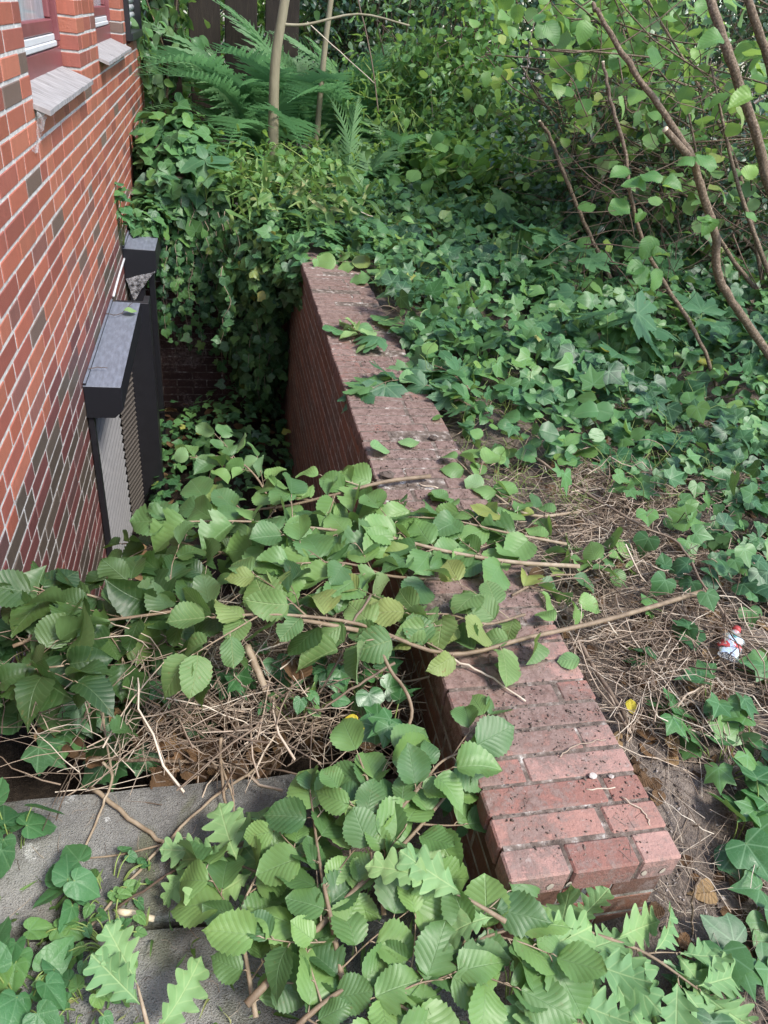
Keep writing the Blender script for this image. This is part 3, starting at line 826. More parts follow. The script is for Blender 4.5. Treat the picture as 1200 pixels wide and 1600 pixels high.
def window(y0, y1, z0, label=None):
    w = bpy.data.objects.new('window', None); COL.objects.link(w); w.parent = house
    w.location = (0, y0, z0 + .3)
    FX = -.70
    f = MB()
    a, c = y0 + .002, y1 - .002
    f.box((FX - .07, a, z0 - .02), (FX, c, z0 + .125), bev=.004)             # bottom rail of the outer frame
    f.box((FX - .07, a, z0 + .126), (FX - .002, a + .07, 2.3), bev=.004)
    f.box((FX - .07, c - .075, z0 + .126), (FX - .002, c, 2.3), bev=.004)
    f.box((FX - .06, c - .1, z0 + .15), (FX + .016, c - .078, 2.29), bev=.003)
    f.box((FX - .06, a + .071, z0 + .180), (FX - .006, c - .101, z0 + .235), bev=.006)
    f.box((FX - .06, c - .15, z0 + .236), (FX - .008, c - .102, 2.28), bev=.006)
    f.box((FX - .06, a + .071, z0 + .236), (FX - .008, a + .12, 2.28), bev=.006)
    f.build('frame', M['frame'], w)
    t = MB()
    t.box((FX - .05, a + .073, z0 + .130), (FX + .004, c - .104, z0 + .152), bev=.004)
    t.box((FX - .05, a + .073, z0 + .153), (FX - .004, c - .104, z0 + .178), bev=.003)
    t.build('drip_rail', M['slat'], w)
    p = MB(); p.box((FX - .04, a + .11, z0 + .22), (FX - .03, c - .14, 2.29)); p.build('pane', M['pane'], w)
    s = MB()
    n = 14
    ys = np.linspace(y0 - .015, y1 - .02, n + 1)
    for i in range(n):                       # grey boards running out from the window
        j = random.uniform(-.0006, .0006)
        xa, xb = -.702, -.566 + random.uniform(-.003, .001)
        za, zb = z0 + .047 + j, z0 + .000 + j
        v = [(xa, ys[i] + .0007, za), (xb, ys[i] + .0007, zb), (xb, ys[i + 1] - .0007, zb), (xa, ys[i + 1] - .0007, za)]
        v += [(x, y, zz - .017) for x, y, zz in v]
        s.faces(v, [(0, 1, 2, 3), (7, 6, 5, 4), (0, 4, 5, 1), (1, 5, 6, 2), (2, 6, 7, 3), (3, 7, 4, 0)], smooth=False)
    s.build('sill', M['sillwood'], w)
window(*WINS[0][:3]); window(*WINS[1][:3])
w = bpy.data.objects.new('window', None); COL.objects.link(w); w.parent = house; w.location = (0, 6.63, 1.25)
w['label'] = 'far window with black frame and pale roller shutter'
f = MB()
y0, y1, z0 = WINS[2][:3]
f.box((-.72, y0 + .002, z0), (-.585, y0 + .055, 2.3), bev=.004); f.box((-.72, y1 - .05, z0), (-.585, y1 - .002, 2.3), bev=.004)
f.box((-.72, y0 + .056, z0), (-.575, y1 - .051, z0 + .05), bev=.004)
f.build('frame', M['black'], w)
f = MB()
for i in range(20):
    za = z0 + .09 + i * .052
    f.tube([(-.66, y0 + .056, za), (-.66, y1 - .051, za)], .027, sides=10, smoothing=1)
f.build('roller_shutter', M['slat'], w)
f = MB()
f.tube([gx(177, 463, -.612), gx(186, 430, -.610), gx(196, 398, -.612)], .007, sides=8)
f.build('conduit', M['slat'], house)

# window boxes with roller shutters low on the wall
def shutter_box(y0, y1, top, depth, fall, cham, label, far_post=True, panel=True):
    t = thing('shutter_box', (HX, y0, top), label, 'shutter box', 'black shutter boxes over the basement windows')
    o = HX + depth
    prof = [(HX + .002, top), (o, top - .004), (o, top - fall + cham), (o - cham, top - fall), (HX + .012, top - fall), (HX + .002, top - fall)]
    b = MB()
    k = len(prof); e = .003
    v = [(x, y0 + e, z) for x, z in prof] + [(x, y1 - e, z) for x, z in prof]
    ctr = np.mean(prof, 0)
    pin = [tuple(ctr + (np.array(p) - ctr) * .97) for p in prof]
    v += [(x, y0, z) for x, z in pin] + [(x, y1, z) for x, z in pin]
    fs = [(i, i + k, (i + 1) % k + k, (i + 1) % k) for i in range(k)]
    fs += [(2 * k + i, i, (i + 1) % k, 2 * k + (i + 1) % k) for i in range(k)]
    fs += [(k + i, 3 * k + i, 3 * k + (i + 1) % k, k + (i + 1) % k) for i in range(k)]
    fs += [tuple(range(2 * k, 3 * k))[::-1], tuple(range(3 * k, 4 * k))]
    b.faces(v, [f[::-1] for f in fs], smooth=False)
    b.box((HX + .004, y0 + .004, top + .0005), (HX + .016, y1 - .004, top + .012))
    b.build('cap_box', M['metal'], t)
    zb = -1.72
    if panel:
        def ribs(p, q, zt, za, pitch=.017, amp=.0035):
            p, q = np.array(p), np.array(q); d = q - p; nn = np.array([d[1], -d[0]]); nn = nn / np.linalg.norm(nn)
            zs, off = [], []
            z = zt
            while z > za:
                for u, a in ((0, 0), (.25, 1), (.7, 1), (.9, 0)):
                    zs.append(z - u * pitch); off.append(a * amp)
                z -= pitch
            v = []
            for zz, a in zip(zs, off):
                v += [(*(p + nn * a), zz), (*(q + nn * a), zz)]
            return v, [(2 * i, 2 * i + 1, 2 * i + 3, 2 * i + 2) for i in range(len(zs) - 1)]
        m = MB(); v, fs = ribs((HX + .022, y0 + .052), (HX + .022, y0 + .93), top - .02, zb, .058, -.016); m.faces(v, fs, smooth=False)
        m.build('roller_shutter', M['ribbed'], t)
        m = MB(); v, fs = ribs((HX + .026, y0 + .935), (HX + .085, y1 + .015), top - .02, zb, .034, -.006); m.faces(v, fs, smooth=False)
        m.build('side_panel', M['ribbed_brown'], t)
        m = MB(); m.box((HX + .004, y0 + .01, zb), (HX + .03, y0 + .05, top - fall - .002), bev=.002)
        m.build('guide_rail', M['black'], t)
    m = MB()
    if far_post:
        m.box((HX + .02, y1 + .02, zb), (o + .045, y1 + .06, top - .012), bev=.003)
        m.box((o + .01, y1 + .061, zb), (o + .045, y1 + .16, top - .012), bev=.003)
    else:
        m.box((HX + .02, y0 + .05, zb), (HX + .12, y0 + .1, top - fall - .003), bev=.003)
        m.box((HX + .13, y0 + .3, zb), (HX + .17, y0 + .35, top - fall - .003), bev=.003)
    m.build('post', M['black'], t)
    return t
shutter_box(3.26, 4.42, -.24, .168, .165, .04, 'long black metal box with grey ribbed shutter hanging below and a leaf on top')
shutter_box(5.2, 5.95, -.147, .212, .21, .06, 'short black metal box further along the wall, half covered by ivy', far_post=False, panel=False)

# ================================================================== PARAPET AND PIT WALLS
par = thing('parapet_wall', (PX0, PY0, -.3), 'low thick brick wall with dirty worn pink coping running beside the pit', 'brick wall')
b = MB()
nrow = int((PY1 - PY0) / .067)
for k in range(nrow):
    y0 = PY0 + k * .067
    cuts = (0, .27, .358) if k % 2 == 0 else (0, .112, .358)
    if random.random() < .25: cuts = (0, .24 + random.uniform(-.03, .03), .358)
    if k == 0: cuts = (0, .127, .270, .358)
    for i in range(len(cuts) - 1):
        j = np.array([random.uniform(-.003, .003), random.uniform(-.0015, .0015), random.uniform(-.0028, .002)])
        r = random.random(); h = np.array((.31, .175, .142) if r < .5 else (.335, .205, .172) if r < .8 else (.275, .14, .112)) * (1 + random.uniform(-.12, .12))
        gap = .0065 if not (k == 0 and i == 1) else .003
        a = np.array([PX0 + cuts[i] + (gap / 2 if i else 0), y0 + .0033, -.0655]) + j * [1, 1, 0]
        c = np.array([PX0 + cuts[i + 1] - (.0065 / 2 if i < len(cuts) - 2 else 0), y0 + .067 - .0033, 0]) + j
        b.box(a, c, bev=.0042, col=h)
for i in range(7):                       # mortar plugs in the perforated end bricks
    x = PX0 + .085 + i * .0405 + random.uniform(-.003, .003)
    an = np.linspace(0, 2 * np.pi, 10, endpoint=False); tl = random.uniform(-.3, .3)
    rx, rz = random.uniform(.0045, .0075), random.uniform(.009, .013)
    pts = [(x + rx * math.cos(q) * random.uniform(.75, 1.2) + tl * rz * math.sin(q), PY0 + .0028, -.040 + rz * math.sin(q) * random.uniform(.8, 1.15)) for q in an]
    b.faces(pts + [(x, PY0 + .0022, -.040)], [(j, (j + 1) % 10, 10) for j in range(10)], mi=1)
b.build('coping', [M['coping'], M['hole']], par)
BX0, BX1 = PX0 + .014, PX1 - .012
b = MB()
k = 0; z = -.072
while z > -1.75:
    y = PY0 + .012 - (.06 if k % 2 else 0)
    while y < 6.0:
        y1 = min(y + .24, 6.0)
        if y1 > PY0 + .05:
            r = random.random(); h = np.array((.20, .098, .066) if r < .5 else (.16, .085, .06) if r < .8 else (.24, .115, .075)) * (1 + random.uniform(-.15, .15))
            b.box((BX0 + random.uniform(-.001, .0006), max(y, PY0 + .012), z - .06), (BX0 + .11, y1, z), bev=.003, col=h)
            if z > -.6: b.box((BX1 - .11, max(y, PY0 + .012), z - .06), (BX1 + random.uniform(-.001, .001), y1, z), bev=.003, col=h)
        y = y1 + .01
    if z > -.6:
        for xa, xb in ((BX0 + .111, BX0 + .222),) if k % 2 else ((BX0 + .111, BX0 + .16), (BX0 + .17, BX0 + .222)):
            b.box((xa, PY0 + .0125, z - .06), (xb, PY0 + .12, z), bev=.003, col=np.array((.24, .10, .075)) * random.uniform(.85, 1.1))
    z -= .07; k += 1
b.build('wall_body', M['wallbrick'], par)
b = MB()
b.box((BX0 + .0012, PY0 + .014, -1.8), (BX1 - .0012, 5.99, -.071))
b.build('mortar', M['mortar_old'], par)
b = MB()
b.box((PX0 + .006, PY0 + .008, -.064), (PX1 - .006, PY0 + nrow * .067 - .004, -.0024))
b.build('coping_mortar', M['mortar_dirty'], par)

ew = thing('retaining_wall', (0, 6.0, -1.7), 'dark old brick wall closing the far end of the pit under the ivy', 'brick wall')
b = MB(); z = -.06; k = 0
while z > -1.75:
    x = HX + .01 - (.12 if k % 2 else 0)
    while x < .51:
        x1 = min(x + .24, .515)
        if x1 - max(x, HX + .01) > .03:
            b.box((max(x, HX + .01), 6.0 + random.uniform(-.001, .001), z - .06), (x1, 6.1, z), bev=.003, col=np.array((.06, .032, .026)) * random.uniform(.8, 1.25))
        x = x1 + .01
    z -= .07; k += 1
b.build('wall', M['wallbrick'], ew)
b = MB(); b.box((HX + .012, 6.006, -1.8), (.513, 6.2, -.06)); b.build('mortar', M['mortar_dirty'], ew)

# dark plank fence at the back
fence = thing('plank_fence', (-.6, 8.35, .2), 'dark wide upright plank fence in deep shade behind the ferns', 'fence')
x = -.95
i = 0
while x < .75:
    wd = random.uniform(.27, .33)
    m = MB(); hgt = random.uniform(1.9, 2.05)
    m.box((x, 8.35 + random.uniform(-.01, .01), .05), (x + wd, 8.39, .2 + hgt), bev=.008)
    m.build('plank', M['fencewood'], fence)
    x += wd + random.uniform(.035, .1); i += 1
for zz in (.6, 1.7):
    m = MB(); m.box((-.95, 8.4, zz), (.8, 8.45, zz + .1), bev=.005); m.build('rail', M['fencewood'], fence)

# ================================================================== PLANTS
UP = np.array([0, 0, 1.0])
def rnd(s=1.0): return rng.normal(0, s, 3)
def rot_about(v, ax, a):
    ax = unit(ax); v = np.asarray(v, float)
    return v * math.cos(a) + np.cross(ax, v) * math.sin(a) + ax * np.dot(ax, v) * (1 - math.cos(a))

def smooth_path(P, n=5):
    P = np.asarray(P, float)
    if len(P) < 3:
        return np.array([P[0] + (P[-1] - P[0]) * t for t in np.linspace(0, 1, n + 1)])
    E = np.vstack([2 * P[0] - P[1], P, 2 * P[-1] - P[-2]]); Q = []
    for i in range(len(P) - 1):
        p0, p1, p2, p3 = E[i:i + 4]
        for t in np.linspace(0, 1, n, endpoint=False):
            Q.append(.5 * (2 * p1 + (p2 - p0) * t + (2 * p0 - 5 * p1 + 4 * p2 - p3) * t * t + (3 * p1 - p0 - 3 * p2 + p3) * t ** 3))
    Q.append(P[-1])
    return np.array(Q)

def branch(name, label, cat, pts, r=(.006, .003), tmpl=HAZEL, leafmat='hazel', stemmat='bark_young', size=(.075, .11), step_=.045,
           start=.1, tilt=.45, twigs=0, twig_len=(.10, .22), group=None, up=UP, spread=(35, 75), lift=0.0, petiole=.16, tint=(0, 1), nleaf=None, floor=None):
    P = smooth_path(pts)
    t = thing(name, tuple(P[0]), label, cat, group)
    st = MB(); lf = Batch()
    st.tube(P, np.linspace(r[0], r[1], len(P)), sides=7, smoothing=1, tint=random.random())
    def leaves_on(Q, sp, s0, terminal=True):
        seg = np.linalg.norm(np.diff(Q, axis=0), axis=1); L = seg.sum(); cum = np.concatenate([[0], np.cumsum(seg)])
        s = s0 * L; side = 1 if random.random() < .5 else -1
        while s < L + 1e-6:
            p = np.array([np.interp(s, cum, Q[:, i]) for i in range(3)])
            p2 = np.array([np.interp(min(L, s + .01), cum, Q[:, i]) for i in range(3)])
            d = p2 - p if np.linalg.norm(p2 - p) > 1e-5 else Q[-1] - Q[-2]
            d = unit(d)
            one(p, d, side)
            side = -side; s += sp * random.uniform(.7, 1.35)
        if terminal: one(Q[-1], unit(Q[-1] - Q[-2]), 0)
    def one(p, d, side):
        a = math.radians(random.uniform(*spread)) * side
        dd = rot_about(d, up, a) + rnd(.14) + np.array([0, 0, lift])
        dd = unit(dd)
        sz = random.uniform(*size)
        b0 = p + dd * sz * petiole
        if floor is not None and b0[2] < floor: b0[2] = floor + random.uniform(0, .01)
        st.tube([p, (p + b0) / 2 + np.array([0, 0, .004]), b0], (.0014, .0011), sides=4, smoothing=1, tint=.9)
        nr = unit(np.asarray(up) + rnd(tilt))
        lf.put(random.choice(tmpl), b0, dd, nr, sz, tint=random.uniform(*tint), width=random.uniform(.88, 1.08))
    leaves_on(P, step_, start)
    for k in range(twigs):
        f = start + (1 - start) * (k + random.random()) / twigs
        i = min(len(P) - 2, int(f * (len(P) - 1)))
        p = P[i]; d = unit(P[i + 1] - P[i])
        dd = unit(rot_about(d, up, math.radians(random.uniform(30, 65)) * (1 if k % 2 else -1)) + rnd(.12))
        L = random.uniform(*twig_len)
        bend = rnd(.12)
        Q = smooth_path([p, p + dd * L * .5 + bend * L * .4, p + dd * L + bend * L * .2 + np.array([0, 0, -.06 * L])])
        st.tube(Q, np.linspace(r[1] * .9, r[1] * .45, len(Q)), sides=5, smoothing=1, tint=random.random())
        leaves_on(Q, step_ * .9, .25)
    st.build('stem', M[stemmat], t)
    lf.build('leaves', M[leafmat], t)
    return t

def Z(path):                       # list of (px, py, height) -> metres
    return [gz(x, y, h) for x, y, h in path]
def YP(path):                      # list of (px, py, distance)
    return [gy(x, y, Y) for x, y, Y in path]

TOCAM = unit(np.array([0, -.55, .85]))

# ---- cut hazel branches heaped in front
FG = 'cut hazel branches thrown down beside the brick wall'
fg = [
 ('hazel branch with a bare thick stem crossing under big leaves near the oak leaves', [(385, 1570, -.13), (470, 1480, -.11), (550, 1395, -.08), (630, 1320, -.05), (700, 1240, -.02)], (.0075, .003), 5),
 ('hazel branch whose leaves cover the nearer end of the concrete path', [(400, 1590, -.16), (385, 1500, -.15), (375, 1430, -.13), (410, 1350, -.11)], (.005, .002), 3),
 ('hazel branch with leaves fanned between the path and the wall', [(540, 1560, -.12), (520, 1450, -.08), (500, 1350, -.06), (485, 1240, -.05)], (.006, .002), 5),
 ('hazel branch pointing at the near end of the brick wall, dark cool leaves', [(560, 1610, -.12), (640, 1530, -.09), (720, 1480, -.06), (800, 1450, -.04)], (.006, .0025), 5),
 ('hazel branch lying lowest in the heap at the photo bottom edge', [(430, 1640, -.13), (490, 1580, -.1), (560, 1540, -.09), (640, 1580, -.08)], (.006, .0025), 4),
 ('hazel sprig with dark leaves lifted over the edge of the coping', [(620, 1270, -.03), (660, 1225, .0), (690, 1190, .02), (735, 1170, .03)], (.004, .002), 2),
 ('hazel branch with upright round leaves in the middle of the heap', [(600, 1430, -.09), (590, 1330, -.05), (580, 1240, -.02), (560, 1180, 0)], (.005, .002), 3),
]
for lab, path, r, tw in fg:
    branch('hazel_branch', lab, 'branch', Z(path), r, size=(.055, .100), step_=.044, twigs=tw, twig_len=(.08, .16), tilt=.38, group=FG, up=unit(UP + .5 * TOCAM), tint=(0, .95), start=.08)

# ---- cut hazel branches bridging the pit and lying over the wall
MG = 'cut hazel branches lying across the pit and the coping'
mid = [
 ('long pale hazel branch lying across the pit and coping with browned leaves', [(1105, 922, -.02), (960, 965, .02), (830, 995, .035), (700, 1022, .04), (560, 975, .07), (430, 960, .09), (330, 965, .10)], (.0075, .003), 4, 'hazel_brown', (.075, .1), .5, .45),
 ('leafy hazel branch spanning the pit from coping to house, large flat leaves', [(905, 885, .02), (800, 878, .035), (700, 862, .04), (600, 838, .06), (500, 826, .05), (390, 815, .04), (270, 815, .02)], (.007, .0025), 7, 'hazel', (.085, .115), .42, .15),
 ('brown bare ended hazel stick with leaves drooping into the pit', [(672, 744, .02), (605, 752, .025), (540, 768, .02), (450, 790, -.02), (360, 800, -.05)], (.008, .003), 5, 'hazel', (.07, .095), .5, .3),
 ('hazel branch reaching back towards the house with backlit leaves', [(560, 985, .06), (450, 965, .07), (330, 950, .06), (200, 965, .03), (90, 975, 0), (20, 940, .03)], (.006, .002), 5, 'hazel_shaded', (.075, .1), 1.0, .1),
 ('hazel branch lying on the litter beside the coping', [(905, 800, -.06), (830, 805, -.02), (770, 770, .0), (715, 720, .03)], (.006, .0025), 3, 'hazel', (.065, .09), .5, .2),
 ('hazel sprig with fresh leaves past the coping edge beside dead stems', [(800, 930, .01), (860, 900, .0), (910, 895, -.02), (960, 860, -.03)], (.004, .002), 3, 'hazel', (.06, .085), .5, .1),
 ('upright hazel shoot in the pit with yellow green leaves', [(430, 800, -.25), (400, 745, -.15), (360, 715, -.08), (300, 715, -.05)], (.005, .002), 4, 'hazel', (.06, .085), .9, .2),
 ('hazel branch fallen low in the pit in front of the ribbed shutter', [(420, 880, -.12), (330, 860, -.1), (260, 845, -.12), (190, 850, -.2)], (.005, .002), 5, 'hazel_shaded', (.06, .08), .8, .1),
 ('hazel branch with large leaves laid close to the coping edge', [(690, 905, .03), (610, 900, .03), (540, 880, .04), (460, 880, .05)], (.005, .002), 5, 'hazel', (.08, .105), .4, .1),
 ('hazel twig with pale spotted leaves over the broken coping edge', [(820, 960, .03), (760, 975, .045), (700, 960, .06), (640, 960, .06)], (.004, .002), 3, 'hazel_brown', (.07, .09), .5, .1),
 ('leafy hazel branch laid straight across the middle of the coping', [(885, 850, .03), (790, 832, .045), (700, 812, .045), (610, 806, .04)], (.005, .002), 6, 'hazel', (.08, .105), .4, .1),
]
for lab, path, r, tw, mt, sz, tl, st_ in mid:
    branch('hazel_branch', lab, 'branch', Z(path), r, size=(sz[0] * .95, sz[1] * 1.12), step_=.055, twigs=tw, twig_len=(.09, .19), tilt=tl, group=MG, leafmat=mt, start=st_, up=unit(UP + .35 * TOCAM), tint=(0, .7) if 'house' in lab or 'shutter' in lab else (0, 1))  # lower tints put the shade near the house into the leaf colour

mid2 = [
 ('sycamore sprig spilling onto the coping from the ivy side', [(745, 640, .03), (700, 615, .035), (650, 597, .03), (610, 592, .02)], 'maple', MAPLE, (.09, .13), 2),
 ('sycamore sprig with flat leaves at the outer coping edge', [(735, 610, .05), (700, 580, .045), (660, 565, .03)], 'maple', MAPLE, (.09, .13), 2),
 ('leafy sprig covering the far outer coping edge', [(640, 440, .04), (610, 425, .06), (575, 405, .06)], 'hazel', HAZEL, (.10, .14), 4),
 ('leafy sprig hanging over the coping from the far ivy', [(660, 400, .06), (625, 385, .08), (575, 372, .08)], 'hazel', HAZEL, (.10, .14), 4),
 ('sprig with pale leaves folded over the far coping', [(600, 545, .02), (575, 530, .03), (550, 512, .03)], 'oak', HAZEL, (.09, .12), 1),
]
for lab, path, mt, tm, sz, tw in mid2:
    branch('leafy_sprig', lab, 'sprig', Z(path), (.004, .002), tmpl=tm, leafmat=mt, size=sz, step_=.06, twigs=tw, twig_len=(.1, .2), tilt=.4, start=.1, up=unit(UP + .4 * TOCAM), group='leafy sprigs lying on the far coping')
LFG = 'shaded hazel branches over the twig heap at the house side'
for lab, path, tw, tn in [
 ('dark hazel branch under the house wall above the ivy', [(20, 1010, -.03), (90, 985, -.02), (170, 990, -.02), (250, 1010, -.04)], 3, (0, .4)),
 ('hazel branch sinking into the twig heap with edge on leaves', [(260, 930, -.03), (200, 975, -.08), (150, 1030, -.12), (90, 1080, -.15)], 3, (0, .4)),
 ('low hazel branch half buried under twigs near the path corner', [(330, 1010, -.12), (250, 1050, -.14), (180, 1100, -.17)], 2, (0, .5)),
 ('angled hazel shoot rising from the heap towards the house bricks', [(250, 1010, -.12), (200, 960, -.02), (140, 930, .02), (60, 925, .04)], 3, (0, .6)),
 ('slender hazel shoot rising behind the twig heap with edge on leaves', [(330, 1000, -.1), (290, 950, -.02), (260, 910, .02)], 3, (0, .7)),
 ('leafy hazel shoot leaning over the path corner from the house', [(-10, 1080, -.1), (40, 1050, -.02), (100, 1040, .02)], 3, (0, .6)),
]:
    branch('hazel_branch', lab, 'branch', Z(path), (.005, .002), size=(.075, .115), step_=.05, twigs=tw, twig_len=(.08, .18), tilt=.9, group=LFG, start=.1, tint=(0, .97), leafmat='hazel_shaded')

# ---- cut oak branches
OG = 'cut oak branches with pale lobed leaves'
oak = [
 ('oak branch with pale lobed leaves spread below the near end of the wall', [(860, 1440, -.1), (930, 1460, -.1), (1010, 1490, -.12), (1090, 1545, -.15)], 3),
 ('oak branch with light leaves hanging over the bottom edge of the photo', [(760, 1450, -.06), (830, 1500, -.08), (880, 1560, -.1), (940, 1640, -.14)], 3),
 ('oak sprig with one big pale leaf lying on the hazel heap', [(790, 1440, -.02), (740, 1410, -.01), (690, 1385, 0)], 0),
 ('oak sprig with two lobed leaves lying on the concrete path', [(400, 1310, -.2), (350, 1330, -.21), (300, 1345, -.22)], 0),
 ('large oak sprig standing at the near edge of the path', [(240, 1640, -.2), (225, 1580, -.17), (215, 1540, -.15)], 0),
 ('oak sprig under the hazel leaves beside the path', [(470, 1390, -.13), (420, 1370, -.14), (370, 1350, -.15)], 1),
]
for lab, path, tw in oak:
    branch('oak_branch', lab, 'branch', Z(path), (.005, .002), tmpl=OAK, leafmat='oak', size=(.095, .15), step_=.045, twigs=tw, twig_len=(.07, .13), tilt=.3, group=OG, spread=(20, 60), petiole=.05, up=unit(UP + .6 * TOCAM), start=.15, tint=(0, .75))

# ---- single leaves lying about, each its own thing
def leaf_thing(name, label, px, py, h, ang, tm, mat, size, tilt=.12, group=None, cat='leaf', tint=None, plane=None):
    p = np.array(gz(px, py, h))
    b = Batch()
    d = np.array([math.cos(math.radians(ang)), math.sin(math.radians(ang)), 0])
    nr = unit(UP + rnd(tilt))
    d = d - nr * np.dot(d, nr)
    b.put(tm, p - d * size * .45, d, nr, size, tint=random.random() if tint is None else tint)
    b.v_ = None
    o = b.build(name, M[mat])
    me = o.data
    off = Vector(p)
    me.transform(Matrix.Translation(-off)); o.location = off
    if me.attributes and len(me.vertices):
        zmin = min(v.co.z for v in me.vertices)
        if zmin + h < h - .0: o.location.z -= zmin - .0015
    th = (M[mat],)
    tag(o, label, cat, group)
    return o
FL = 'loose leaves lying on the coping'
leaf_thing('fallen_leaf', 'pale round hazel leaf lying at the pit edge of the coping', 592, 708, 0.004, 10, HAZEL[0], 'oak', .082, group=FL, tint=.3)
leaf_thing('fallen_leaf', 'pale eaten leaf full of holes in the middle of the coping', 640, 694, 0.004, 170, HAZEL[2], 'oak', .08, group=FL, tint=.5)
leaf_thing('fallen_leaf', 'small pale leaf near the outer edge where the bricks are clean', 888, 1038, 0.004, 170, HAZEL[2], 'oak', .055, group=FL, tint=.4)
leaf_thing('fallen_leaf', 'tiny yellow green leaf beside the outer coping edge', 684, 655, 0.004, 200, ROUND[0], 'light_leaf', .05, group=FL, tint=.4)
leaf_thing('fallen_leaf', 'smooth pale oval leaf overhanging the outer coping edge far back', 603, 467, 0.006, 185, ROUND[2], 'oak', .11, group=FL, tint=.2)
leaf_thing('fallen_leaf', 'large pale crumpled leaf with folded edges halfway along the coping', 563, 522, 0.006, 300, HAZEL[4], 'oak', .13, group=FL, tint=.1)
leaf_thing('fallen_leaf', 'grey green toothed leaf lying across the far coping', 608, 506, 0.006, 20, MAPLE[0], 'maple', .13, group=FL, tint=.9)
leaf_thing('fallen_leaf', 'spread dark green leaf below the crumpled pale one', 573, 543, 0.006, 190, MAPLE[1], 'maple', .13, group=FL, tint=.6)
leaf_thing('fallen_leaf', 'curled bluish leaf standing on edge near the outer coping edge', 620, 527, 0.006, 5, OVATE[1], 'maple', .11, group=FL, tint=.8)
leaf_thing('fallen_leaf', 'dark fallen leaf cluster remnant at the pit edge far along the coping', 523, 520, 0.006, 60, IVY[1], 'ivy', .09, group=FL)
leaf_thing('fallen_leaf', 'pale toothed leaf on the dirtiest part of the coping', 640, 603, 0.006, 10, HAZEL[1], 'oak', .11, group=FL, tint=.15)
leaf_thing('fallen_leaf', 'pale broken leaf strip beside the toothed leaf', 600, 600, 0.006, 190, HAZEL[3], 'oak', .08, group=FL, tint=.1)
leaf_thing('fallen_leaf', 'bright small lobed ivy leaf by the bare twig on the coping', 795, 1038, 0.012, 40, IVY[0], 'ivy_fresh', .05, group=FL, tint=.98)
leaf_thing('fallen_leaf', 'half eaten leaf on the coping just before the stick', 685, 780, 0.005, 30, HAZEL[5], 'hazel', .065, group=FL)
leaf_thing('fallen_leaf', 'dull green leaf under the long pale branch on the coping', 850, 972, 0.005, 120, HAZEL[1], 'hazel', .06, group=FL)
leaf_thing('fallen_leaf', 'dark rounded leaf at the pit side of the coping', 735, 893, 0.006, 200, HAZEL[0], 'hazel', .085, group=FL, tint=.05)
leaf_thing('fallen_leaf', 'pair of green leaves at the far grassy end of the coping', 512, 402, 0.008, 160, OVATE[0], 'light_leaf', .13, group=FL, tint=.2)
leaf_thing('fallen_leaf', 'pale leaf at the very far end of the coping', 532, 410, 0.008, 20, OVATE[1], 'oak', .12, group=FL, tint=.2)
leaf_thing('fallen_leaf', 'light green leaf lying on top of the long black metal box', 203, 488, -.226, 10, ROUND[0], 'oak', .075, tint=.7)
leaf_thing('fallen_leaf', 'bright yellow ivy leaf in the dead stems beside the coping', 543, 1143, -.06, 200, IVY[3], 'yellow_leaf', .05, tint=.6)
leaf_thing('fallen_leaf', 'brown dry leaf curled in the twig heap', 463, 1055, -.05, 80, HAZEL[4], 'dead_leaf', .08, tilt=.5)
leaf_thing('fallen_leaf', 'pale tan dry leaf at the top of the twig heap', 440, 1010, 0.0, 70, HAZEL[3], 'dead_leaf', .085, tilt=.5, tint=.95)
leaf_thing('fallen_leaf', 'yellow torn leaf among the ground litter beside the wall', 985, 1105, -.06, 250, OVATE[2], 'yellow_leaf', .045, tint=.2)
leaf_thing('fallen_leaf', 'brown curled leaf beside the plastic bottle', 1112, 1028, -.07, 200, HAZEL[4], 'dead_leaf', .06, tilt=.4, tint=.9)
leaf_thing('fallen_leaf', 'upright yellow leaf standing in the weeds behind the wall end', 775, 245, .28, 80, OVATE[0], 'yellow_leaf', .13, tilt=1, tint=.3)
leaf_thing('fallen_leaf', 'large dull underside up leaf below the shoots at the path edge', 195, 1160, -.12, 40, HAZEL[1], 'hazel', .075, tilt=.3, tint=.1)

# ---- ivy
def ivy_put(b, p, nrm, size, hi=True, tint=None):
    nrm = unit(nrm)
    d = rnd(1); d = d - nrm * np.dot(d, nrm) + np.array([0, -.5, -.3]); d = d - nrm * np.dot(d, nrm)
    b.put(random.choice((IVY_MIX if random.random() < .7 else IVY) if hi else IVY_LO), p, d, nrm, size, tint=tint)

def vnoise(x, y):
    return float(.5 + .5 * math.sin(x * 2.3 + 1.1 * math.sin(y * 1.7)) * math.cos(y * 2.1 + math.sin(x * 1.3)))

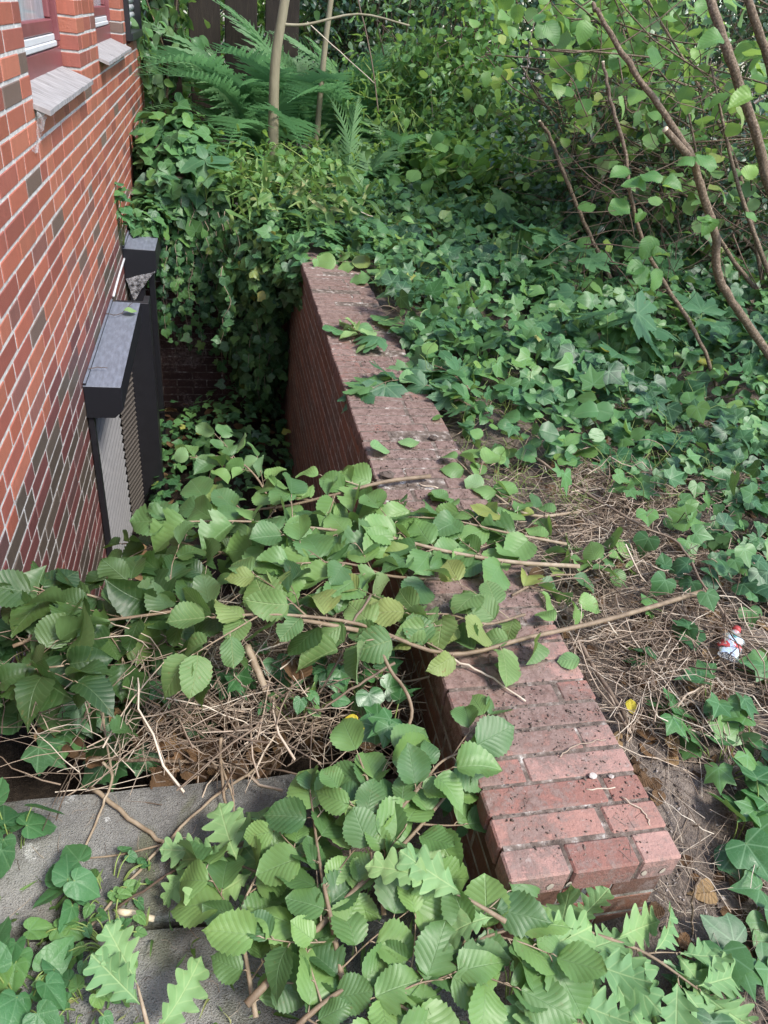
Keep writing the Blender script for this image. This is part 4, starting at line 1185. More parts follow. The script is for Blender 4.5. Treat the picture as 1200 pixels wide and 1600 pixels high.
b = Batch()
cnt = 0
while cnt < 7600:
    y = 1.3 + 6.6 * rng.random() ** 1.15; x = .86 + rng.random() * (1.1 + .62 * y)
    # dense far back, thin near the clear strip of dead stems beside the wall
    edge = x - (.93 + .28 * max(0, 2.9 - y))
    dens = min(1, max(0, (y - 1.9) / 1.1)) * (.5 + .5 * min(1, max(0, .4 + edge / .35)))
    if y < 2.3: dens = max(dens, .42 * min(1, max(0, (x - 1.22 - .1 * (y - 1.3)) / .3)))
    if 2.0 < y < 2.6 and x < 1.3: dens *= .6
    pn = vnoise(x * 2.2, y * 2.2)
    dens *= .22 + 1.0 * pn
    if rng.random() > dens or math.hypot(x - 1.40, y - 1.22) < .13: continue
    h = float(gh(x, y)) + abs(rng.normal(0, .05)) + .02 + .17 * vnoise(x * 2.6 + 1, y * 2.6) * min(1, y / 3)
    ivy_put(b, (x, y, h), UP + rnd(.45) + [-.1, -.35, 0], random.uniform(.035, .10) * (1 if y > 2.5 else .8), y < 3.8, tint=None if random.random() < .3 else min(.98, max(0, 1.15 * vnoise(x * 1.7 + 2, y * 1.9 + 1) - .25 + random.uniform(-.2, .25))))
    cnt += 1
st = MB()
for i in range(160):
    y = random.uniform(1.6, 5); x = random.uniform(.95, 1.2 + .5 * y)
    p = np.array([x, y, float(gh(x, y)) + .015]); a = random.uniform(0, 6.28); P = [p]
    for k in range(5):
        a += random.uniform(-.6, .6); p = p + np.array([math.cos(a), math.sin(a), 0]) * random.uniform(.05, .13); p[2] = float(gh(p[0], p[1])) + random.uniform(.01, .06); P.append(p)
    st.tube(P, (.003, .0015), sides=4, smoothing=2)
    b.flush()
o = b.build('ivy', M['ivy']); tag(o, 'dark glossy ivy carpeting the ground beyond the wall', 'ivy', kind='stuff')
o = st.build('ivy_stems', M['straw']); tag(o, 'thin creeping ivy stems running through the ground cover', 'ivy', kind='stuff')

b = Batch()
cnt = 0
while cnt < 3000:
    y = 2.2 + 5 * rng.random(); x = .9 + rng.random() * (.6 + .5 * y)
    if rng.random() > vnoise(x * 2.6 + 3, y * 2.6) ** 1.5: continue
    h = float(gh(x, y)) + random.uniform(.06, .2) + (.15 * random.random() if vnoise(x * 4, y * 4 + 2) > .7 else 0)
    b.put(random.choice(HAZEL_LO + OVATE + OVATE + ROUND), (x, y, h), rnd(1) * [1, 1, .3], UP + rnd(.5) + [0, -.3, 0], random.uniform(.04, .095)); cnt += 1
o = b.build('ground_cover', M['shrub']); tag(o, 'mixed green weed leaves growing up through the ivy carpet', 'ground cover', kind='stuff')
b = Batch()
for i in range(900):
    y = random.uniform(1.9, 4.2); x = random.uniform(.9, 1.5 + .3 * y)
    b.put(random.choice(CURLY + TWIG), (x, y, float(gh(x, y)) + .02), [random.gauss(0, .6), random.gauss(0, .6), .55], UP + rnd(.5), random.uniform(.08, .22), width=random.uniform(.5, 1.0), tint=random.uniform(.4, 1))
o = b.build('weed_stalks', M['green_stem']); tag(o, 'yellowish upright weed and ivy stalks beside the wall', 'weed stalks', kind='stuff')

# ivy heaped over the end of the pit and hanging into it
b = Batch(); st = MB()
def mound(c, r, n, size=(.06, .1), hi=False, lowcut=-.5, tint=None, bt=None, norm_up=.5):
    c, r = np.array(c), np.array(r)
    k = 0
    while k < n:
        u = rng.normal(0, 1, 3); u /= np.linalg.norm(u)
        if u[2] < lowcut or u[1] > .5: continue
        q = rng.uniform(.82, 1.06) + .10 * math.sin(u[0] * 7 + c[0]) * math.cos(u[2] * 6) + .06 * math.sin(u[0] * 17) * math.sin(u[2] * 15)
        p = c + u * r * q
        ivy_put(bt or b, p, u / r * min(r) + UP * norm_up + rnd(.35), random.uniform(*size), hi, tint)
        k += 1
mound((-.30, 6.55, -.15), (.42, .65, .68), 900, (.09, .14))
mound((.15, 6.5, -.2), (.45, .6, .55), 600, (.08, .12))
mound((.42, 5.75, -.22), (.36, .85, .44), 1100, (.06, .10), lowcut=-.9)
mound((.33, 5.65, -.75), (.30, .45, .75), 800, (.06, .09), lowcut=-1)
mound((.85, 6.0, -.25), (.6, .9, .46), 800, (.06, .1))
mound((1.6, 6.6, -.3), (.9, 1.0, .55), 900, (.06, .1))
mound((.66, 5.0, -.12), (.30, .55, .24), 420, (.06, .1), lowcut=-.9)
mound((-.50, 5.85, -.12), (.16, .34, .16), 150, (.06, .09))
mound((.1, 5.2, -1.72), (.5, .9, .42), 500, (.05, .08))
mound((-.35, 5.0, -1.75), (.25, .9, .4), 250, (.05, .08))
for i in range(46):                    # strands hanging down the end wall
    x = random.uniform(-.42, .40); y = random.uniform(5.2, 5.95) if x > 0 else random.uniform(5.85, 5.97)
    top = np.array([x, y, random.uniform(-.25, .05)])
    L = random.uniform(.35, 1.3) * (1 if x > -.05 else .75)
    P = [top]
    for k in range(8):
        P.append(P[-1] + np.array([random.uniform(-.045, .045), random.uniform(-.05, .02), -L / 8]))
    st.tube(P, (.003, .0015), sides=4, smoothing=2)
    for s in np.arange(.03, L, .042):
        f = s / L * 8; q = int(min(7, f)); p = P[q] + (P[q + 1] - P[q]) * (f - q)
        ivy_put(b, p + rnd(.015), np.array([random.uniform(-.7, .7), -1, .35]) + rnd(.3), random.uniform(.035, .085), False)
o = b.build('ivy', M['ivy']); tag(o, 'thick ivy heaped over the far pit wall and hanging down in strands', 'ivy', kind='stuff')
o = st.build('ivy_strands', M['straw']); tag(o, 'bare trailing ivy strands hanging down the far pit wall', 'ivy', kind='stuff')

# straw-like grass and trailing weeds on top of the far heap
b = Batch()
for i in range(1500):
    px, py = random.gauss(560, 130), random.gauss(290, 45)
    y = random.uniform(5.0, 7.6)
    p = gy(px, py, y)
    g0 = float(gh(p[0], y))
    if p[2] < g0 - .1 or p[0] < .05: continue
    p[2] = g0 + (.28 if p[0] < 1 else .12) * random.uniform(.5, 1.2)
    d = rnd(1) * [1, 1, .6] + [0, -.3, .5 if random.random() < .55 else -.4]
    b.put(random.choice(LANCE), p, d, UP + rnd(.6), random.uniform(.07, .2), width=random.uniform(.5, 1.2))
o = b.build('grass', M['grass']); tag(o, 'pale green grass and weed leaves tangled over the far end of the wall', 'grass', kind='stuff')

# ---- foreground ivy plants beside the wall and on the path, each a plant of its own
def ivy_plant(label, base, n, spread_, size, mat='ivy', height=.08, group=None, tint=(0, .9), name='ivy_plant', tm=IVY, cat='plant', lean=(0, 0, 0), tilt=.4):
    t = thing(name, tuple(base), label, cat, group)
    st = MB(); lf = Batch(); base = np.array(base)
    for i in range(n):
        a = random.uniform(0, 6.28); r = spread_ * math.sqrt(random.random())
        h = height * random.uniform(.4, 1.2)
        tip = base + np.array([r * math.cos(a), r * math.sin(a), h]) + np.array(lean) * random.uniform(.3, 1)
        root = base + np.array([r * .35 * math.cos(a), r * .35 * math.sin(a), -.012])
        st.tube([root, root * .5 + tip * .5 + np.array([0, 0, .02]), tip], (.0018, .0013), sides=5, smoothing=3, tint=random.random())
        nr = unit(UP + rnd(tilt) + .25 * TOCAM + .25 * np.array([math.cos(a), math.sin(a), 0]))
        d = np.array([math.cos(a), math.sin(a), 0]) + rnd(.5) + [0, -.35, 0]
        d = d - nr * np.dot(d, nr)
        lf.put(random.choice(tm), tip, d, nr, random.uniform(*size) * (1.1 if tm is IVY else 1), tint=random.uniform(*tint))
    st.build('stem', M['green_stem'], t)
    lf.build('leaves', M[mat], t)
    return t
def G(px, py, dz=0.0):
    """ground point seen at a pixel"""
    z = -.2
    for _ in range(12):
        p = gz(px, py, z); z = float(gh(p[0], p[1]))
    p = np.array(gz(px, py, z)); p[2] += dz
    return p
IG = 'young ivy plants rooted in the litter beside the wall'
for lab, px, py, n, sp, sz, mat, tn in [
 ('big leaved ivy plant in the corner past the near end of the wall', 1150, 1330, 6, .07, (.06, .085), 'ivy_fresh', (.2, .9)),
 ('dense dark ivy plant above the big leaved one', 1130, 1200, 9, .09, (.05, .075), 'ivy', (.3, .9)),
 ('ivy plant with glossy pointed leaves under the bottle', 1115, 1110, 6, .06, (.05, .07), 'ivy', (.3, .8)),
 ('wide pale ivy leaves pushing up against the coping edge', 1015, 1130, 4, .05, (.06, .08), 'ivy_fresh', (.4, .9)),
 ('two dark shiny ivy leaves beside the coping edge stick', 995, 1050, 3, .03, (.05, .06), 'ivy', (.2, .5)),
 ('dark shiny ivy sprig in the dead stems', 1065, 1010, 3, .03, (.05, .065), 'ivy', (.1, .4)),
 ('tiny bright ivy seedling in the dead stems', 1015, 975, 3, .018, (.035, .045), 'ivy_fresh', (.9, 1)),
 ('small ivy sprig with four leaves behind the bare strip', 1110, 865, 6, .06, (.05, .065), 'ivy_fresh', (.1, .6)),
 ('ivy plant at the frame edge above the bottle', 1185, 850, 9, .09, (.05, .075), 'ivy', (.3, .9)),
 ('dark veined ivy leaves low in the soil corner', 1140, 1500, 5, .06, (.06, .085), 'ivy', (.2, .7)),
 ('ivy sprig at the frame edge in the soil corner', 1190, 1440, 5, .06, (.05, .08), 'ivy', (.4, .9)),
 ('ivy leaves beside the oak leaf tips', 1075, 1590, 5, .05, (.05, .07), 'ivy', (.2, .8)),
 ('round leaved ivy by the leaning bare stem foot', 1090, 720, 12, .15, (.06, .085), 'ivy_fresh', (0, .6)),
 ('ivy patch standing between the sycamore and bare strip', 930, 730, 9, .12, (.06, .09), 'ivy_fresh', (.1, .6)),
]:
    ivy_plant(lab, G(px, py), n, sp, sz, mat, .07, IG, tn)
for lab, px, py, n, sp, sz, mat, tn in [
 ('dense ivy clump at the frame edge level with the bottle', 1215, 930, 9, .08, (.055, .08), 'ivy', (.3, .9)),
 ('ivy clump between the bottle and the frame edge', 1200, 1085, 8, .07, (.055, .085), 'ivy', (.2, .8)),
 ('ivy clump with pale new leaves under the rotten stick', 1185, 1190, 9, .09, (.055, .085), 'ivy_fresh', (.2, .9)),
 ('ivy clump with a spotted leaf by the soil corner', 1195, 1300, 8, .09, (.06, .095), 'ivy_fresh', (.2, .9)),
 ('ivy clump beyond the bare strip by the tiny seedling', 1150, 800, 11, .13, (.06, .085), 'ivy', (.3, .9)),
 ('ivy clump at the foot of the long thin stem', 1165, 700, 12, .16, (.06, .09), 'ivy_fresh', (0, .5)),
 ('ivy clump under the sycamore leaves', 980, 690, 12, .16, (.065, .09), 'ivy', (.4, .9)),
 ('ivy clump on the litter before the sycamore', 1040, 760, 10, .13, (.055, .085), 'ivy_fresh', (0, .5)),
 ('ivy clump at the wall side of the litter', 790, 640, 11, .14, (.06, .09), 'ivy', (.3, .9)),
 ('ivy clump pushing against the coping far along', 700, 530, 12, .16, (.065, .1), 'ivy', (.4, .9)),
 ('ivy clump spilling between sprigs at the coping', 660, 470, 12, .18, (.07, .11), 'ivy', (.3, .8)),
]:
    ivy_plant(lab, G(px, py), n, sp, sz, mat, .10, IG, tn)
LG = 'plants rooted along the path edge and foot of the house'
for lab, px, py, h0, n, sp, sz, mat, tm, hh, tn in [
 ('dense ivy at the house corner of the twig heap', 90, 1040, -.24, 16, .14, (.06, .09), 'ivy', IVY, .12, (.1, .7)),
 ('ivy clump shining under the dark hazel leaves', 170, 1090, -.26, 14, .12, (.055, .085), 'ivy', IVY, .12, (.2, .7)),
 ('dark ivy plant at the foot of the house wall', 40, 1060, -.22, 12, .10, (.06, .09), 'ivy', IVY, .10, (.1, .6)),
 ('dark glossy ivy plant over the path corner', 60, 1150, -.25, 10, .10, (.06, .09), 'ivy', IVY, .08, (.2, .6)),
 ('ivy plant low behind the far path edge', 190, 1180, -.33, 8, .08, (.05, .075), 'ivy', IVY, .05, (.1, .5)),
 ('ivy sprig pushing up in the middle of the twig heap', 400, 1090, -.2, 8, .08, (.045, .07), 'ivy_fresh', IVY, .12, (.1, .7)),
 ('dark ivy spreading over the twig heap by the dry leaves', 250, 1080, -.22, 10, .10, (.05, .08), 'ivy', IVY, .12, (.2, .8)),
 ('ivy shoots between the twig heap and the gap by the wall', 570, 1090, -.16, 8, .07, (.04, .065), 'ivy_fresh', IVY, .10, (.1, .7)),
 ('herb seedlings sprouting from the twig heap', 470, 1120, -.16, 10, .09, (.025, .045), 'herb', HEART, .10, (.3, 1)),
 ('ivy plant in the twig heap in front of the pit', 330, 1130, -.28, 7, .08, (.05, .07), 'ivy', IVY, .08, (.2, .7)),
 ('bright ivy leaves climbing through the twig heap', 500, 1060, -.14, 7, .07, (.05, .07), 'ivy_fresh', IVY, .09, (.1, .7)),
 ('ivy trail above the big hazel leaves', 610, 1150, -.12, 6, .06, (.045, .065), 'ivy_fresh', IVY, .08, (.1, .7)),
 ('toothed violet plant at the frame edge on the path', 20, 1330, -.25, 8, .06, (.05, .075), 'herb', HEART, .09, (0, .5)),
 ('violet plant with round leaves in the path crack', 110, 1410, -.25, 7, .06, (.045, .065), 'herb', HEART, .07, (.1, .6)),
 ('violet plant with heart leaves at the path edge', 40, 1480, -.25, 8, .07, (.045, .065), 'herb', HEART, .07, (.2, .9)),
 ('violet plant in the photo bottom corner', 30, 1570, -.25, 9, .07, (.05, .07), 'herb', HEART, .07, (.1, .7)),
 ('small leaved creeper spreading on the path slab', 165, 1400, -.26, 16, .09, (.018, .03), 'herb', HEART, .035, (.4, 1)),
 ('yellow green creeper tuft in the slab joint', 175, 1470, -.26, 20, .08, (.018, .03), 'herb', HEART, .04, (.5, 1)),
 ('creeper tuft between the slab and the oak leaf', 130, 1560, -.26, 16, .08, (.02, .035), 'herb', HEART, .04, (.4, 1)),
 ('creeping leaves at the pit side of the wall end', 740, 1290, -.2, 12, .07, (.02, .035), 'herb', HEART, .05, (.2, .8)),
 ('little weed tuft under the near end of the wall', 800, 1570, -.25, 12, .06, (.02, .035), 'herb', HEART, .05, (.5, 1)),
]:
    ivy_plant(lab, gz(px, py, h0), n, sp, sz, mat, hh, LG, tn, name='ivy_plant' if tm is IVY else 'herb_plant', tm=tm)
t0 = ivy_plant('thin ivy shoot climbing the house brick beside the far window box', gx(190, 380, -.61), 14, .05, (.05, .075), 'ivy_fresh', .3, None, (.3, .9), name='ivy_plant')

# sycamore seedlings with big lobed leaves
SG = 'sycamore seedlings among the ivy'
for lab, px, py, n, sp, sz, hh in [
 ('sycamore seedling with broad leaves in front of the thin bare stem', 960, 600, 7, .15, (.13, .18), .30),
 ('sycamore seedling with dark wide leaves behind the leaning stem', 1090, 560, 7, .17, (.15, .2), .22),
 ('tall sycamore seedling rising through the middle of the ivy', 800, 470, 8, .2, (.11, .16), .34),
 ('sycamore seedling with pale leaves near the far weeds', 760, 370, 8, .25, (.12, .17), .34),
 ('sycamore seedling beside the snapped thin stem', 890, 500, 8, .2, (.11, .16), .32),
 ('small sycamore seedling with pale young leaves before the ivy', 945, 640, 8, .10, (.05, .08), .13),
 ('sycamore seedling with drooping leaves near the wall of ivy', 860, 560, 6, .13, (.10, .14), .2),
]:
    ivy_plant(lab, G(px, py), n, sp, sz, 'maple', hh, SG, (.1, .8), name='sycamore_seedling', tm=MAPLE, tilt=.3)
# four smooth oval leaves over the ivy heap
t = thing('laurel_seedling', tuple(gy(315, 290, 5.9)), 'seedling with four smooth oval leaves standing over the dark ivy', 'plant')
lf = Batch(); st = MB()
c = np.array(gy(320, 250, 5.8))
for (dx, dy, dz, s) in [(-.55, -.3, -.15, .20), (.05, -.35, -.55, .19), (.6, -.1, .1, .2), (.6, -.2, -.05, .21), (-.1, .1, .3, .12)]:
    lf.put(random.choice(OVATE[:1] + OVATE[2:]), c, np.array([dx, dy, dz]), unit(UP + .8 * TOCAM + rnd(.15)), s, width=1.15, tint=random.uniform(.3, .7))
st.tube([c + [0.01, .12, -.4], c + [0, .03, -.2], c], (.004, .003), sides=6)
st.build('stem', M['green_stem'], t); lf.build('leaves', M['maple'], t)

# ---- ferns
FRG = 'ferns growing in front of the plank fence'
def fern(label, base, n, length, spread_=(0, 360), tm=FROND, rise=(.5, 1.1), tint=(.1, .7), mat='fern', wd=1.0):
    t = thing('fern', tuple(base), label, 'fern', FRG)
    base = np.array(base)
    for i in range(n):
        a = math.radians(spread_[0] + (spread_[1] - spread_[0]) * (i + random.uniform(.2, .8)) / n)
        d = unit([math.cos(a), math.sin(a), random.uniform(*rise)])
        side = np.array([-math.sin(a), math.cos(a), 0])
        nr = np.cross(side, d); nr = nr if nr[2] > 0 else -nr
        b = Batch()
        b.put(random.choice(tm), base + rnd(.015), d, nr + rnd(.12), length * random.uniform(.8, 1.15), tint=random.uniform(*tint), width=wd * random.uniform(.85, 1.1))
        b.build('frond', M[mat], t)
def fbase(px, py, y, drop=0.0):
    p = np.array(gy(px, py, y)); p[2] = float(gh(p[0], p[1])) + .02 - drop
    return p
fern('tall fern arching beside the pale trunk towards the house', fbase(400, 215, 7.2), 6, 1.15, (165, 330), rise=(1.0, 2.6), tint=(.3, .9))
fern('big fern with long fronds crossing the fence gap', fbase(405, 190, 7.6), 6, 1.5, (150, 300), rise=(1.5, 3.2), tint=(.2, .7))
fern('fern low under the fence above the dark ivy', fbase(330, 225, 7.2), 5, .75, (150, 380), rise=(.35, .9), tint=(.1, .6))
fern('fern between the two trunks with upright feathery fronds', fbase(465, 200, 7.6), 7, 1.4, (0, 360), rise=(1.6, 3.6), tint=(.3, .8))
fern('fern at the foot of the pale trunk with flat fronds', fbase(465, 250, 6.9), 7, .7, (-140, 60), rise=(.3, .7), tint=(.3, .8))
fern('fern behind the thin trunk in the middle of the weeds', fbase(560, 215, 7.6), 7, 1.3, (0, 360), rise=(1.4, 3.2), tint=(.3, .9))
fern('fern with coarse ladder like frond reaching over the weeds', fbase(575, 262, 6.5), 4, .72, (-30, 110), tm=LADDER, rise=(1.2, 2.6), tint=(.8, 1))
fern('narrow upright ladder like fern beside the thin trunk', fbase(540, 272, 6.4), 2, .95, (80, 110), tm=LADDER, rise=(5, 9), tint=(.8, 1), wd=.42)
fern('fern in the shade before the dark hedge', fbase(690, 225, 8.0), 9, 1.0, (0, 360), rise=(.8, 2.0), tint=(.3, .9))
fern('fern with pale blue green fronds at the hedge foot', fbase(785, 225, 7.6), 8, .95, (60, 300), rise=(1.0, 2.4), tint=(.7, 1))
fern('fern almost hidden under the weed tangle', fbase(640, 250, 7.0), 8, .8, (0, 360), rise=(.8, 1.8), tint=(.4, .9))
fern('fern low by the house corner in deep shade', fbase(310, 200, 7.9), 4, .7, (200, 340), rise=(.4, .9))

# ---- slim trees
def tree(name, label, path, r, group=None, crown=None, mat='shrub', tm=OVATE, n=900, size=(.06, .1), bark='bark_grey', limbs=None):
    P = np.array(path)
    t = thing(name, tuple(P[0]), label, 'tree', group)
    tr = MB(); tr.tube(P, r, sides=12, smoothing=5)
    for q, rr in (limbs or []): tr.tube(q, rr, sides=7, smoothing=4)
    tr.build('trunk', M[bark], t)
    lf = Batch()
    if crown:
        c, R = np.array(crown[0]), np.array(crown[1])
        for k in range(n):
            u = rng.normal(0, 1, 3); u /= np.linalg.norm(u); u *= rng.random() ** .4
            lf.put(random.choice(tm), c + u * R, rnd(1) + [0, 0, -.5], UP + rnd(.6), random.uniform(*size))
        lf.build('crown', M[mat], t)
    return t
b0 = np.array(gy(427, 214, 6.65)); b0[2] -= .1
tree('young_tree', 'slim pale trunk with a dark ring near its foot beside the ferns', [b0 - [0, 0, .3], b0, gy(430, 100, 6.7), gy(445, 0, 6.72), gy(470, -180, 6.8), gy(480, -420, 6.9)], (.048, .044, .039, .036, .03, .018),
     crown=((gy(490, -420, 7.5)), (1.0, .7, .4)), n=160, mat='shrub', size=(.07, .12),
     limbs=[([gy(438, 38, 6.7), gy(480, 38, 6.7), gy(560, 22, 6.7), gy(640, 40, 6.6)], (.012, .007))])
b0 = fbase(494, 185, 7.1)
tree('young_tree', 'thin greenish trunk standing behind the ferns', [b0 - [0, 0, .2], b0, gy(507, 80, 7.1), gy(517, 0, 7.1), gy(540, -200, 7.2)], (.028, .026, .024, .022, .016),
     crown=((gy(560, -260, 7.9)), (.8, .6, .4)), n=120, mat='shrub', size=(.07, .11))

# ---- shrubs and hedges
def shrub(label, c, R, n, tm, mat, size, name='shrub', stems=7, group=None, tint=(0, .96), clumps=40, droop=.5, base=None, bark='bark', flat=.6, cat='shrub'):
    c, R = np.array(c, float), np.array(R, float)
    g0 = np.array([c[0], c[1], float(gh(c[0], c[1]))]) if base is None else np.array(base)
    t = thing(name, tuple(g0), label, cat, group)
    lf = Batch(); st = MB()
    cl = []
    for k in range(clumps):
        u = rng.normal(0, 1, 3); u /= np.linalg.norm(u); u *= rng.random() ** .3
        cl.append(c + u * R)
    for k in range(stems):
        e = cl[k % len(cl)]
        st.tube([g0 + rnd(.06) * [1, 1, 0], g0 * .5 + e * .5 + rnd(.1), e], (.016, .005), sides=6, smoothing=4, tint=random.random())
    for k, e in enumerate(cl):
        q = cl[(k * 7 + 3) % len(cl)]
        if np.linalg.norm(q - e) < 1.2 * R.max(): st.tube([e, (e + q) / 2 + rnd(.06), q], (.005, .003), sides=4, smoothing=2, tint=random.random())
    per = n // clumps
    s_ = .34 * R.mean() if clumps > 12 else .5 * R.mean()
    for e in cl:
        ld = rnd(1) * [1, 1, .3]
        for k in range(per):
            p = e + rng.normal(0, 1, 3) * s_ * [1, 1, .6]
            if p[2] < g0[2] + .03: continue
            nr = UP * flat + rnd(.55) + TOCAM * .15
            lf.put(random.choice(tm), p, ld + rnd(.7) + [0, 0, -droop], nr, random.uniform(*size), tint=random.uniform(*tint))
    st.build('stems', M[bark], t); lf.build('leaves', M[mat], t)
    return t

HG = 'dark evergreen hedge shrubs at the far boundary'
for lab, c, R, n in [
 ('dark evergreen hedge shrub behind the fence end', (2.3, 9.4, 1.5), (1.2, .6, 1.6), 6000),
 ('dark evergreen hedge shrub beside the fence end behind the ferns', (1.5, 9.0, 1.2), (.6, .4, 1.3), 3500),
 ('dark evergreen hedge shrub in the far middle gap', (4.2, 10.0, 1.6), (1.3, .7, 1.7), 8000),
 ('dark evergreen hedge shrub behind the hazel tops', (6.4, 10.3, 1.7), (1.5, .8, 1.8), 8000),
 ('dark evergreen hedge shrub at the far corner of the garden', (9.0, 10.8, 1.9), (1.7, .9, 2.0), 8000),
]:
    shrub(lab, c, R, n, OVATE, 'dark_leaf', (.05, .085), 'hedge_shrub', 9, HG, clumps=70, bark='twig_dark')
for lab, c, R, n in [
 ('bright leafy shrub glimpsed through the fence gaps by the house', (-.4, 9.8, 1.2), (1.1, .6, 1.4), 4500),
 ('bright leafy shrub glimpsed through the fence gaps past the trunk', (1.3, 10.0, 1.2), (1.2, .6, 1.5), 4500),
]:
    shrub(lab, c, R, n, OVATE, 'light_leaf', (.08, .12), 'garden_shrub', 6, 'bright shrubs beyond the fence', clumps=50)
TG = 'tall dark trees beyond the garden'
for lab, c, R, n in [
 ('tall dark tree beyond the fence by the house corner', (-1.0, 12.5, 3.2), (2.2, 1.2, 2.6), 6500),
 ('tall dark tree beyond the fence above the trunks', (2.5, 13.0, 3.2), (2.4, 1.2, 2.8), 7500),
 ('tall dark tree beyond the middle hedge', (6.5, 13.5, 3.4), (2.6, 1.2, 3.0), 7500),
 ('tall dark tree beyond the hazel', (10.8, 13.5, 3.5), (2.8, 1.4, 3.0), 7500),
 ('tall dark tree closing the far side of the garden', (13.0, 10.0, 3.2), (1.6, 2.4, 3.0), 6500),
]:
    shrub(lab, c, R, n, OVATE, 'dark_leaf', (.13, .2), 'tree', 7, TG, clumps=60, bark='twig_dark', cat='tree')

shrub('snowberry shrub with small round leaves rising behind the weeds', gy(715, 90, 7.2), (.42, .35, .62), 900, ROUND, 'light_leaf', (.05, .085), 'snowberry_shrub', 8, clumps=26, tint=(0, .6))
for lab, px, py, Y, RR, n, mt, tm, sz in [
 ('pale leafy weed stand left of the hedge gap', 660, 215, 6.7, (.45, .3, .3), 420, 'light_leaf', OVATE, (.05, .09)),
 ('pale leafy weed stand behind the ladder ferns', 600, 150, 7.4, (.5, .3, .45), 420, 'light_leaf', LANCE, (.08, .14)),
 ('weed stand with broad pale leaves at the heap crest', 740, 245, 6.2, (.5, .35, .16), 260, 'light_leaf', HAZEL_LO, (.08, .13)),
 ('tall weed stand with willow like leaves under the snowberry', 720, 160, 7.0, (.4, .3, .45), 420, 'shrub', LANCE, (.07, .13)),
 ('weed stand trailing over the heap above the dark pit', 440, 280, 5.9, (.45, .35, .18), 420, 'light_leaf', OVATE, (.05, .09)),
]:
    shrub(lab, gy(px, py, Y), RR, n, tm, mt, sz, 'weed_stand', 8, 'pale weed stands in front of the ferns', (0, .75), 20, bark='green_stem')
shrub('loose leafy shrub under the snowberry before the ferns', gy(740, 200, 7.3), (.6, .4, .35), 900, OVATE, 'shrub', (.05, .09), 'weed_shrub', 8, clumps=26, tint=(.5, 1))
shrub('airy pale weed clump between ferns and hedge', gy(640, 90, 7.8), (.6, .4, .7), 900, LANCE, 'shrub', (.08, .15), 'weed_shrub', 8, clumps=24, tint=(.4, .95))
shrub('sunlit nettle clump before the hedge gap', gy(810, 230, 7.4), (.45, .4, .28), 700, OVATE, 'light_leaf', (.07, .11), 'nettle_clump', 8, clumps=20, tint=(0, .7))
shrub('creeper hanging from the fence top beside the house', gy(250, 40, 8.1), (.3, .1, .6), 330, OVATE, 'shrub', (.1, .15), 'creeper', 4, clumps=16, droop=1.2)
shrub('creeper growing on the house corner under the far window', gy(215, 110, 7.8), (.12, .25, .5), 300, OVATE, 'shrub', (.09, .13), 'creeper', 4, clumps=12, droop=1.2)

# hazel and bramble thicket at the far side
shrub('high hazel crown with broad yellow green leaves over the thicket', gy(1030, 55, 4.2), (.9, .7, .36), 260, HAZEL_LO, 'light_leaf', (.07, .115), 'hazel_shrub', 3, clumps=30, tint=(0, .8), flat=1.8, base=G(1230, 520))
shrub('hazel crown behind the thicket with shaded leaves', gy(960, 120, 5.2), (1.0, .8, .55), 420, HAZEL_LO, 'light_leaf', (.06, .10), 'hazel_shrub', 4, clumps=40, tint=(.2, 1), flat=1.8, base=G(1010, 400))
shrub('leafy hazel bush over the brambles with flat layered leaves', gy(1110, 210, 4.4), (.9, .7, .42), 330, HAZEL_LO, 'hazel', (.06, .11), 'hazel_shrub', 3, clumps=36, tint=(.4, 1), flat=2.2, base=G(1200, 420))
shrub('hazel bush at the thicket end towards the hedge', gy(985, 40, 6.0), (.6, .6, .6), 420, HAZEL_LO, 'hazel', (.08, .12), 'hazel_shrub', 8, clumps=36, tint=(.4, 1), flat=.7)
shrub('dense thicket shrub with small dull leaves in shadow', gy(1000, 250, 5.4), (1.0, .8, .5), 4200, OVATE, 'dark_leaf', (.035, .065), 'thicket_shrub', 12, clumps=60, bark='twig_dark', tint=(.3, 1))
shrub('thicket shrub at the frame edge behind the thick stem', gy(1180, 280, 4.8), (.9, .8, .55), 3800, OVATE, 'dark_leaf', (.035, .065), 'thicket_shrub', 12, clumps=60, bark='twig_dark', tint=(.3, 1))
shrub('ivy clad bush between thicket and hedge', gy(860, 230, 6.6), (.7, .6, .45), 1100, OVATE, 'shrub', (.05, .09), 'thicket_shrub', 10, clumps=40, tint=(.2, .9))

# bramble twigs
st = MB()
for i in range(380):
    px, py = random.uniform(880, 1260), random.uniform(130, 520)
    p = np.array(gy(px, py, random.uniform(3.6, 5.2)))
    g0 = float(gh(p[0], p[1]))
    if p[2] < g0: p[2] = g0
    d = unit(rnd(1) * [1, .7, .8] + [0, 0, .25]); L = random.uniform(.3, .9)
    P = [p]
    for k in range(5):
        d = unit(d + rnd(.22) + [0, 0, -.05]); P.append(P[-1] + d * L / 5)
    P = np.array(P); P[:, 2] = np.maximum(P[:, 2], gh(P[:, 0], P[:, 1]) + .005)
    st.tube(P, (random.uniform(.0018, .0045), .001), sides=5, smoothing=3, tint=random.random())
o = st.build('bramble_twigs', M['twig_dark']); tag(o, 'tangle of thin leafless brown bramble twigs under the hazel', 'brambles', kind='stuff')

